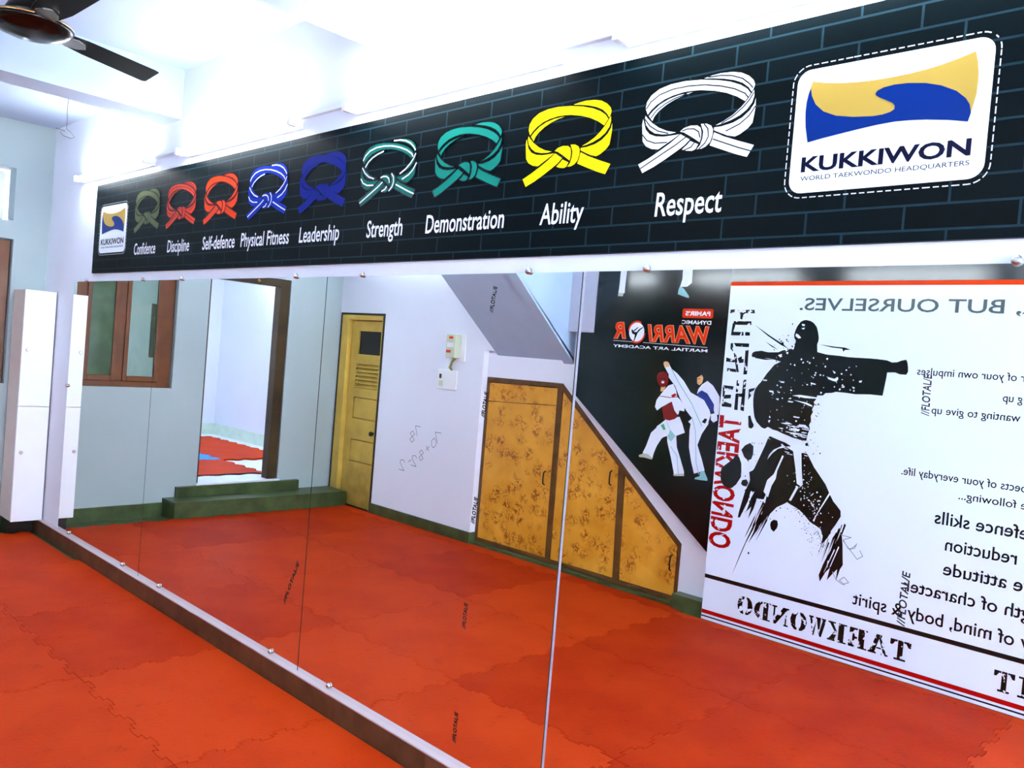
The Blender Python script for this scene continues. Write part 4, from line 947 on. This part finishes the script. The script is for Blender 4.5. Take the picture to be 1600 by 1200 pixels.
order = [('RED_LEG', P_SUIT), ('RED_STAND', P_SUIT), ('RED_SHOE', P_SHOE), ('RED_FOOT', P_SHOE), ('RED_SKIRT', P_SUIT), ('RED_SHADE', P_SUITSHADE), ('RED_NECK', P_SKIN), ('RED_TOP', P_SUIT), ('RED_CHEST', P_DKRED), ('RED_MARK', P_RED), ('RED_BAND', P_GREENBAND), ('RED_HEAD', P_DKRED), ('RED_FACE', P_FACEPAD),
         ('BLUE_STAND', P_SUIT), ('BLUE_SHOE', P_SUITSHADE), ('BLUE_TOP', P_SUIT), ('BLUE_CHEST', P_CHEST), ('BLUE_KICK', P_SUIT), ('BLUE_FOOT', P_SUIT), ('BLUE_TOES', P_SKIN), ('BLUE_HAND', P_SUIT), ('BLUE_HELMET', P_INK), ('BLUE_FACE', P_SKIN), ('BLUE_LETTER', P_INK)]
for who, nm in (('RED', 'red_fighter_print'), ('BLUE', 'blue_fighter_print')):
    mats, mb, lvl = [], MB(), 3 if who == 'RED' else 10
    for key, m in order:
        if key.startswith(who):
            lvl += 1
            if m not in mats:
                mats.append(m)
            mb.flat([FIGHT[key]], on_y(YD + 0.0003 * lvl), mats.index(m))
    # seams and folds of the suits, headgear openings
    def fold(pts, w, m):
        if m not in mats:
            mats.append(m)
        mb.flat(strip(pts, w), on_y(YD + 0.0003 * (lvl + 1)), mats.index(m))
    if who == 'RED':
        c = FIGHT['RED_TOP']
        fold([c[0], ((c[0][0] + c[4][0]) / 2 + 0.02, (c[0][1] + c[4][1]) / 2 - 0.03), c[5]], 0.005, P_DKRED)
        fold([FIGHT['RED_SKIRT'][4], FIGHT['RED_SHADE'][0], FIGHT['RED_SKIRT'][0]], 0.004, P_SUITSHADE)
        s_ = FIGHT['RED_STAND']
        fold([((s_[0][0] + s_[1][0]) / 2, s_[2][1]), ((s_[3][0] + s_[7][0]) / 2, s_[3][1]), ((s_[4][0] + s_[6][0]) / 2, s_[6][1])], 0.006, P_SUITSHADE)
        f_ = FIGHT['RED_FACE']
        cx, cz = sum(p[0] for p in f_) / 5, sum(p[1] for p in f_) / 5
        mb.flat([ellipse(cx, cz - 0.008, 0.012, 0.008, 12)], on_y(YD + 0.0003 * (lvl + 1)), mats.index(P_SUIT))
        fold([(cx - 0.02, cz + 0.016), (cx + 0.02, cz + 0.014)], 0.008, P_INK)
    else:
        k = FIGHT['BLUE_KICK']
        fold([k[0], ((k[2][0] + k[14][0]) / 2, (k[2][1] + k[14][1]) / 2), ((k[4][0] + k[12][0]) / 2, (k[4][1] + k[12][1]) / 2), k[9]], 0.007, P_SUITSHADE)
        s_ = FIGHT['BLUE_STAND']
        fold([s_[0], ((s_[4][0] + s_[11][0]) / 2, s_[4][1]), ((s_[6][0] + s_[9][0]) / 2, s_[6][1]), ((s_[7][0] + s_[8][0]) / 2, s_[7][1])], 0.006, P_SUITSHADE)
        f_ = FIGHT['BLUE_FACE']
        cx, cz = sum(p[0] for p in f_) / 6, sum(p[1] for p in f_) / 6
        fold([(cx - 0.018, cz + 0.008), (cx + 0.002, cz + 0.01)], 0.004, P_INK)
        fold([(cx - 0.016, cz - 0.018), (cx - 0.002, cz - 0.018)], 0.003, P_DKRED)
    mb.build(nm, mats, DP)
MB().flat([rounded(4.007, 4.247, 1.997, 2.061, 0.012)], on_y(YD + 0.001)).build('name_plate_print', P_ORANGED, DP)
fD = on_y(YD + 0.002)
put_text(MB(), "PAMIR'S", 4.226, 4.032, 2.0135, 0.030, fD, weight=0.03).build('poster_lettering', P_WHITE, DP)
put_text(MB(), 'DYNAMIC', 4.238, 4.009, 1.955, 0.026, fD, weight=0.02).build('poster_lettering', P_WHITE, DP)
def slant(body, xa, xb, z0, cap):
    put_text(MB(), body, xa + 0.004, xb - 0.004, z0 - 0.003, cap + 0.006, on_y(YD + 0.001), weight=0.05, shear=0.22).build('lettering_outline', pr('print_peach', 240, 150, 110), DP)
    put_text(MB(), body, xa, xb, z0, cap, fD, weight=0.02, shear=0.22).build('poster_lettering', P_ORANGED, DP)
slant('WARRI', 4.222, 3.732, 1.823, 0.118)
slant('R', 3.546, 3.440, 1.834, 0.118)
cx, cz = 3.639, 1.885
MB().flat([[(cx + rr * 0.078 * math.cos(math.radians(t)), cz + rr * 0.082 * math.sin(math.radians(t))) for rr, ts in ((1.0, range(a, b, 8)), (0.80, range(b - 8, a - 8, -8))) for t in ts] for a, b in ((64, 180), (244, 360))], on_y(YD + 0.001)).build('emblem_ring', P_ORANGED, DP)
em = MB().flat([ellipse(cx, cz, 0.066, 0.069)], on_y(YD + 0.0015)).build('emblem_disc', P_CARD, DP)
kick = [[(0.050, 0.038), (0.020, 0.022), (0.0, 0.0), (-0.018, 0.0), (-0.030, 0.012), (-0.044, 0.020), (-0.046, 0.005), (-0.038, -0.012), (-0.014, -0.020), (-0.016, -0.045), (-0.022, -0.066), (-0.014, -0.066), (0.0, -0.030), (0.010, -0.006), (0.030, 0.016), (0.054, 0.034)], [(-0.02, 0.006), (0.005, 0.026), (0.014, 0.036), (0.010, 0.038), (-0.004, 0.028), (-0.028, 0.012)]]
MB().flat([[(cx + x, cz + z) for x, z in q] for q in kick], fD).build('emblem_figure', P_GREENBLACK, em)
put_text(MB(), 'MARTIAL ART ACADEMY', 4.228, 3.440, 1.768, 0.020, fD, weight=0.01).build('poster_lettering', P_WHITE, DP)
ln = MB().flat([[(4.225, 1.800), (3.703, 1.811), (3.703, 1.8135), (4.225, 1.8025)], [(3.605, 1.812), (3.437, 1.815), (3.437, 1.8175), (3.605, 1.8145)]], fD).build('rule_line', P_WHITE, DP)

# ------------------------------------------------------------------ white poster
WP = empty('training_poster', (5.4, -YB, 0.0), 'large white poster with black ink-splash punching figure and lettering', 'poster')
YW = -2.77
XE = 7.6
MB().box(4.375, XE, YW - 0.012, YW, 0.004, 2.62).build('poster_sheet', P_SHEET, WP)
MB().box(4.40, 4.44, -YB, YW - 0.012, 0.1, 2.58).box(4.44, XE - 0.05, -YB, YW - 0.012, 2.54, 2.58).box(XE - 0.09, XE - 0.05, -YB, YW - 0.012, 0.1, 2.54).build('mounting_batten', M_TRIMWOOD, WP)
fW = on_y(YW + 0.0006)
def wprint(name, polys, m, lvl=1, parent=None):
    return MB().flat(polys, on_y(YW + 0.0005 * lvl)).build(name, m, parent or WP)
q4 = lambda x0, x1, z0, z1: [(x0, z0), (x1, z0), (x1, z1), (x0, z1)]
wprint('header_band', [q4(4.376, XE, 2.240, 2.62)], P_GREENBLACK)
wprint('orange_rule', [q4(4.376, XE, 2.213, 2.240)], P_ORANGE)
wprint('black_rule', [q4(4.376, XE, 0.279, 0.305)], P_INK)
wprint('red_stripe', [q4(4.376, XE, 0.044, 0.070)], P_RED)
wprint('navy_stripe', [q4(4.376, XE, 0.022, 0.031)], P_NAVYTXT)
rng = random.Random(5)
fu = wprint('ink_figure', [FIG_UPPER] + FIG_LOWER, P_INK, 2)
sp = list(FIG_SPLAT)
def blob(x, z, r, n=7):
    return [(x + r * rng.uniform(0.6, 1.2) * math.cos(2 * math.pi * i / n), z + r * rng.uniform(0.6, 1.2) * math.sin(2 * math.pi * i / n)) for i in range(n)]
for _ in range(70):
    sp.append(blob(4.60 + rng.random() ** 1.6 * 0.30, rng.uniform(0.75, 1.22), rng.uniform(0.002, 0.007)))
for _ in range(70):
    sp.append(blob(rng.gauss(4.83, 0.06), rng.gauss(1.80, 0.05), rng.uniform(0.002, 0.006)))
for _ in range(110):
    t = rng.random()
    sp.append(blob(4.93 + t * 0.20 + rng.gauss(0, 0.025), 0.87 - t * 0.22 + rng.gauss(0, 0.035), rng.uniform(0.001, 0.004)))
for _ in range(40):
    sp.append(blob(rng.uniform(4.95, 5.06), rng.uniform(1.15, 1.5), rng.uniform(0.0015, 0.005)))
for _ in range(16):                            # dry-brush streaks trailing from both legs
    for ax, az, bx, bz in ((5.215, 0.84, 5.13, 0.46), (4.77, 0.86, 4.66, 0.56)):
        t0 = rng.uniform(0.0, 0.5)
        t1 = t0 + rng.uniform(0.3, 0.6)
        o, w = rng.uniform(-0.05, 0.045), rng.uniform(0.004, 0.011)
        sp.append([(ax + (bx - ax) * t0 + o, az + (bz - az) * t0), (ax + (bx - ax) * t0 + o + w, az + (bz - az) * t0 - w), (ax + (bx - ax) * t1 + o, az + (bz - az) * t1)])
wprint('ink_splatter', sp, P_INK, 1)['kind'] = 'stuff'
fk = FIG_FLECK + FIG_SLASH
for _ in range(120):
    fk.append(blob(rng.uniform(4.72, 5.25), rng.uniform(1.30, 1.78), rng.uniform(0.0015, 0.006)))
for _ in range(90):
    t = rng.random()
    fk.append(blob(4.94 + t * 0.16 + rng.gauss(0, 0.03), 1.06 - t * 0.22 + rng.gauss(0, 0.05), rng.uniform(0.0015, 0.005)))
for _ in range(60):
    x, z, l = rng.uniform(4.84, 5.02), rng.uniform(1.17, 1.36), rng.uniform(0.01, 0.05)
    fk.append([(x, z), (x + l, z - l * 0.1), (x + l * 0.9, z - l * 0.1 - 0.004), (x, z - 0.004)])
wprint('ink_fleck', fk, P_SHEET, 3, fu)['kind'] = 'stuff'
wprint('column_lettering', HANGUL, P_WORN, 1)
# red word running down the left edge, turned on its side
put_text(MB(), 'TAEKWONDO', 0.0, 0.868, 0.0, 0.157, lambda u, v: (4.538 - v, YW + 0.0005, 1.362 - u), weight=0.03).build('column_lettering', P_WORNRED, WP)
def line(body, xa, xb, z, cap, w=0.006, m=P_INK):
    put_text(MB(), body, xa, xb, z, cap, fW, weight=w).build('poster_lettering', m, WP)
line('R, BUT OURSELVES.', 6.135, 4.858, 2.062, 0.074, 0.012, P_GREYTXT)
line('r of your own impulses', 6.095, 5.573, 1.713, 0.042)
line('g up', 6.095, 6.004, 1.603, 0.042)
line('wanting to give up', 6.093, 5.666, 1.505, 0.042)
line('pects of your everyday life.', 6.150, 5.541, 1.148, 0.044)
line('e following...', 6.160, 5.842, 1.061, 0.042)
line('efence skills', 6.180, 5.735, 0.909, 0.070, 0.012)
line('reduction', 6.140, 5.800, 0.773, 0.070, 0.012)
line('ve attitude', 6.225, 5.802, 0.641, 0.070, 0.012)
line('gth of character', 6.225, 5.606, 0.505, 0.070, 0.012)
line('y of mind, body & spirit', 6.235, 5.341, 0.357, 0.072, 0.012)
# stencil slab capitals
ST = {
 'T': [[(0, .72), (.12, .72), (.24, .9), (.34, .9), (.34, 1), (0, 1)], [(1, .72), (.88, .72), (.76, .9), (.66, .9), (.66, 1), (1, 1)], [(.37, .1), (.63, .1), (.63, 1), (.37, 1)], [(.22, 0), (.78, 0), (.78, .1), (.22, .1)]],
 'A': [[(0, 0), (.34, 0), (.34, .08), (.24, .1), (.48, .78), (.40, 1), (.36, 1), (.10, .1), (0, .08)], [(.42, 1), (.62, 1), (.92, .1), (1, .08), (1, 0), (.58, 0), (.58, .08), (.66, .1), (.50, .70)], [(.34, .28), (.6, .28), (.57, .36), (.37, .36)]],
 'E': [[(0, 0), (.46, 0), (.46, 1), (0, 1), (0, .92), (.14, .92), (.14, .08), (0, .08)], [(.51, .9), (.66, .9), (.8, .7), (.92, .7), (.92, 1), (.51, 1)], [(.51, 0), (.95, 0), (.95, .32), (.83, .32), (.68, .1), (.51, .1)], [(.51, .45), (.62, .45), (.68, .32), (.76, .32), (.76, .7), (.68, .7), (.62, .56), (.51, .56)]],
 'K': [[(0, 0), (.44, 0), (.44, 1), (0, 1), (0, .92), (.14, .92), (.14, .08), (0, .08)], [(.49, .52), (.72, .92), (.60, .92), (.60, 1), (1, 1), (1, .92), (.9, .9), (.66, .55)], [(.50, .46), (.64, .52), (.92, .1), (1, .08), (1, 0), (.56, 0), (.56, .08), (.62, .1)]],
 'W': [[(0, 1), (.3, 1), (.3, .92), (.24, .9), (.4, .1), (.34, 0), (.26, 0), (.06, .9), (0, .92)], [(.34, 1), (.62, 1), (.62, .92), (.56, .9), (.42, .12), (.36, .5)], [(.58, .8), (.66, 0), (.74, 0), (.94, .9), (1, .92), (1, 1), (.74, 1), (.74, .92), (.82, .9), (.70, .35)]],
 'O': [[(.44, 0), (.28, .02), (.1, .2), (.02, .5), (.1, .8), (.28, .98), (.44, 1), (.44, .9), (.36, .75), (.33, .5), (.36, .25), (.44, .1)], [(.56, 0), (.72, .02), (.9, .2), (.98, .5), (.9, .8), (.72, .98), (.56, 1), (.56, .9), (.64, .75), (.67, .5), (.64, .25), (.56, .1)]],
 'N': [[(0, 0), (.28, 0), (.28, .08), (.2, .1), (.2, .68), (.12, .8), (.12, .1), (0, .08)], [(0, 1), (.34, 1), (.86, .24), (.86, 0), (.72, 0), (.1, .9), (0, .92)], [(.7, 1), (1, 1), (1, .92), (.9, .9), (.9, .32), (.8, .46), (.8, .9), (.7, .92)]],
 'D': [[(0, 0), (.44, 0), (.44, 1), (0, 1), (0, .92), (.14, .92), (.14, .08), (0, .08)], [(.5, 0), (.72, .04), (.92, .22), (1, .5), (.92, .78), (.72, .96), (.5, 1), (.5, .9), (.62, .8), (.68, .5), (.62, .2), (.5, .1)]],
 'I': [[(.1, 0), (.9, 0), (.9, .1), (.72, .1), (.72, .9), (.9, .9), (.9, 1), (.1, 1), (.1, .9), (.28, .9), (.28, .1), (.1, .1)]]}
def stencil(word, xa, xb, z0, h):
    n = len(word)
    w = (xb - xa) / n
    mb = MB()
    for i, ch in enumerate(word):
        mb.flat([[(xa + w * (i + 0.03 + 0.94 * u), z0 + h * v) for u, v in q] for q in ST[ch]], on_y(YW + 0.0005))
    mb.build('stencil_lettering', P_WORN, WP)
stencil('TAEKWONDO', 5.684, 4.619, 0.112, 0.113)
stencil('IT', 6.290, 6.086, 0.106, 0.108)
pen = [[(5.08, 0.715), (5.10, 0.735), (5.115, 0.71), (5.13, 0.67), (5.15, 0.66), (5.13, 0.65)], [(5.235, 0.745), (5.255, 0.74), (5.30, 0.738), (5.255, 0.715), (5.29, 0.67), (5.325, 0.68), (5.335, 0.71)], [(5.255, 0.71), (5.30, 0.665), (5.33, 0.70)], [(5.30, 0.665), (5.345, 0.62), (5.375, 0.645), (5.355, 0.675)], [(5.21, 0.515), (5.235, 0.475), (5.275, 0.455), (5.31, 0.475), (5.28, 0.50), (5.255, 0.475), (5.29, 0.455)]]
ink(pen, YW + 0.0018, 0.004, 'pen_scribble', M_INK, WP)

# ------------------------------------------------------------------ foam floor mats
def tooth(k, n=8):
    """jigsaw edge profile from 0 to 1: list of (t, side offset)"""
    pts = []
    for i in range(n):
        a, b = i / n, (i + 1) / n
        m = (a + b) / 2
        h = (b - a)
        if i % 2 == k:
            pts += [(a + h * 0.22, 0.0), (a + h * 0.10, 0.018), (a + h * 0.5, 0.022), (b - h * 0.10, 0.018), (b - h * 0.22, 0.0)]
        else:
            pts += [(a + h * 0.22, 0.0), (a + h * 0.10, -0.018), (a + h * 0.5, -0.022), (b - h * 0.10, -0.018), (b - h * 0.22, 0.0)]
    return [(0.05 + 0.90 * t, o) for t, o in pts]
def mat_tile(x0, x1, y0, y1, jag, m, label, z=0.0, group='red interlocking foam mats on the floor', th=0.02, notch=0):
    """jag: which of the sides south, east, north, west carry jigsaw teeth"""
    P = []
    G = 0.0016
    cx, cy = (x0 + x1) / 2, (y0 + y1) / 2
    def side(a, b, has, sign, axis):
        out = [a]
        if has:
            back = a[0] > b[0] + 1e-6 or a[1] > b[1] + 1e-6
            for t, o in (reversed(tooth(0)) if back else tooth(0)):
                q = 1 - t if back else t
                if axis == 'x':
                    out.append((a[0] + (b[0] - a[0]) * q, a[1] + o))
                else:
                    out.append((a[0] + o, a[1] + (b[1] - a[1]) * q))
        return out
    P += side((x0, y0), (x1, y0), jag[0], -1, 'x')
    P += side((x1, y0), (x1, y1), jag[1], 1, 'y')
    if notch:
        P += [(x1, y1), (x1 - 0.03, y1), (x1 - 0.05, y1 - notch), (x0, y1 - notch)]
        P += [p for p in side((x0, y1), (x0, y0), jag[3], -1, 'y') if p[1] < y1 - notch - 0.01]
    else:
        P += side((x1, y1), (x0, y1), jag[2], 1, 'x')
        P += side((x0, y1), (x0, y0), jag[3], -1, 'y')
    P = [p for i, p in enumerate(P) if math.hypot(p[0] - P[i - 1][0], p[1] - P[i - 1][1]) > 1e-5]
    Q = []                                       # pull the outline in by G so that neighbours leave a hairline gap
    for i, (x, y) in enumerate(P):
        ax, ay = P[i - 1]
        bx, by = P[(i + 1) % len(P)]
        d1, d2 = math.hypot(x - ax, y - ay), math.hypot(bx - x, by - y)
        n1, n2 = (-(y - ay) / d1, (x - ax) / d1), (-(by - y) / d2, (bx - x) / d2)
        c = max(0.35, 1 + n1[0] * n2[0] + n1[1] * n2[1])
        Q.append((x + G * (n1[0] + n2[0]) / c, y + G * (n1[1] + n2[1]) / c))
    P = Q
    mb = MB().sheet(P, [], lambda u, v: (u, v, z), lambda u, v: (u, v, z - th))
    e = mb.build('foam_mat', m)
    e.data.transform(Matrix.Translation((-cx, -cy, -z)))
    e.location = (cx, cy, z)
    return tag(e, label, 'mat', group)
rows = [(-0.70, -0.030, 'along the mirror wall'), (-1.70, -0.70, 'in the middle row of the room'), (-2.70, -1.70, 'in the row before the posters and cupboard')]
nth = ['first', 'second', 'third', 'fourth', 'fifth', 'sixth', 'seventh']
for ci in range(7):
    xa, xb = 0.225 + ci * 0.995, 0.225 + (ci + 1) * 0.995
    for ri, (ya, yb, where) in enumerate(rows):
        if ci == 6 and ri == 0:
            continue
        mat_tile(xa, xb, ya, yb, (True, ci < 6, ri > 0, True), M_MAT, 'red foam mat %s, %s from the far wall' % (where, nth[ci]), notch=0.035 if ri == 0 and ci == 0 else 0)
# strip of cut mats closing the gap to the opposite wall
for ci in range(7):
    xa, xb = 0.225 + ci * 0.995, 0.225 + (ci + 1) * 0.995
    yb = -2.70
    ya = -2.835 if ci < 4 else -2.772
    mat_tile(xa, xb, ya, yb, (False, False, True, False), M_MAT, 'narrow red foam strip under the opposite wall, %s from the far wall' % nth[ci], group='red foam edging strips')
# mats in the next room
for (xa, xb, ya, yb, m, lb) in ((-1.42, -0.40, -2.30, -1.30, M_MAT, 'red foam mat just inside the open doorway'), (-2.44, -1.42, -2.30, -1.30, M_MAT_BLUE, 'blue foam mat beyond the open doorway'),
                                (-2.44, -1.42, -3.16, -2.30, M_MAT, 'red foam mat beyond the bare white floor in the next room'), (-3.46, -2.44, -3.16, -2.30, M_MAT, 'red foam mat farthest from the doorway in the next room')):
    mat_tile(xa, xb, ya, yb, (True, True, True, True), m, lb, z=NZ, group='foam mats in the next room')

# added unseen tube lights high on the opposite wall, to brighten the room
def added_tube_light(x0, x1, label):
    t = empty('tube_light', (x0, -W, 2.70), label, 'tube light', 'added tube lights on the opposite wall')
    z, y = 2.70, (-W if x1 < 2 else -YB)
    MB().box(x0 + 0.01, x1 - 0.01, y, y + 0.036, z - 0.018, z + 0.018).build('batten', M_PLASTIC, t, bevel=0.003)
    for a, b in ((x0, x0 + 0.028), (x1 - 0.028, x1)):
        MB().box(a, b, y + 0.036, y + 0.085, z - 0.02, z + 0.02).build('lamp_holder', M_PLASTIC, t, bevel=0.003)
    MB().cyl((x0 + 0.028, y + 0.062, z), (x1 - 0.028, y + 0.062, z), 0.0135, n=14).build('fluorescent_tube', M_TUBE, t)
added_tube_light(0.50, 1.72, 'added unseen tube light high on the white wall above the yellow door')
added_tube_light(3.50, 4.72, 'added unseen tube light high above the dark poster with the two fighters')
added_tube_light(5.40, 6.62, 'added unseen tube light high above the white poster')

# added unseen tube lights that brighten the next room
t = empty('tube_light', (-1.9, -3.39, 2.55), 'added unseen tube light on the wall of the next room', 'tube light')
MB().box(-2.55, -1.30, -3.40, -3.365, 2.53, 2.57).build('batten', M_PLASTIC, t)
MB().cyl((-2.53, -3.345, 2.55), (-1.32, -3.345, 2.55), 0.0135, n=14).build('fluorescent_tube', M_TUBE_NEXT_ADDED, t)
t = empty('tube_light', (-1.9, 0.24, 2.55), 'added unseen tube light on the right-hand wall of the next room', 'tube light')
MB().box(-2.55, -1.30, 0.215, 0.25, 2.53, 2.57).build('batten', M_PLASTIC, t)
MB().cyl((-2.53, 0.195, 2.55), (-1.32, 0.195, 2.55), 0.0135, n=14).build('fluorescent_tube', M_TUBE_NEXT_ADDED, t)
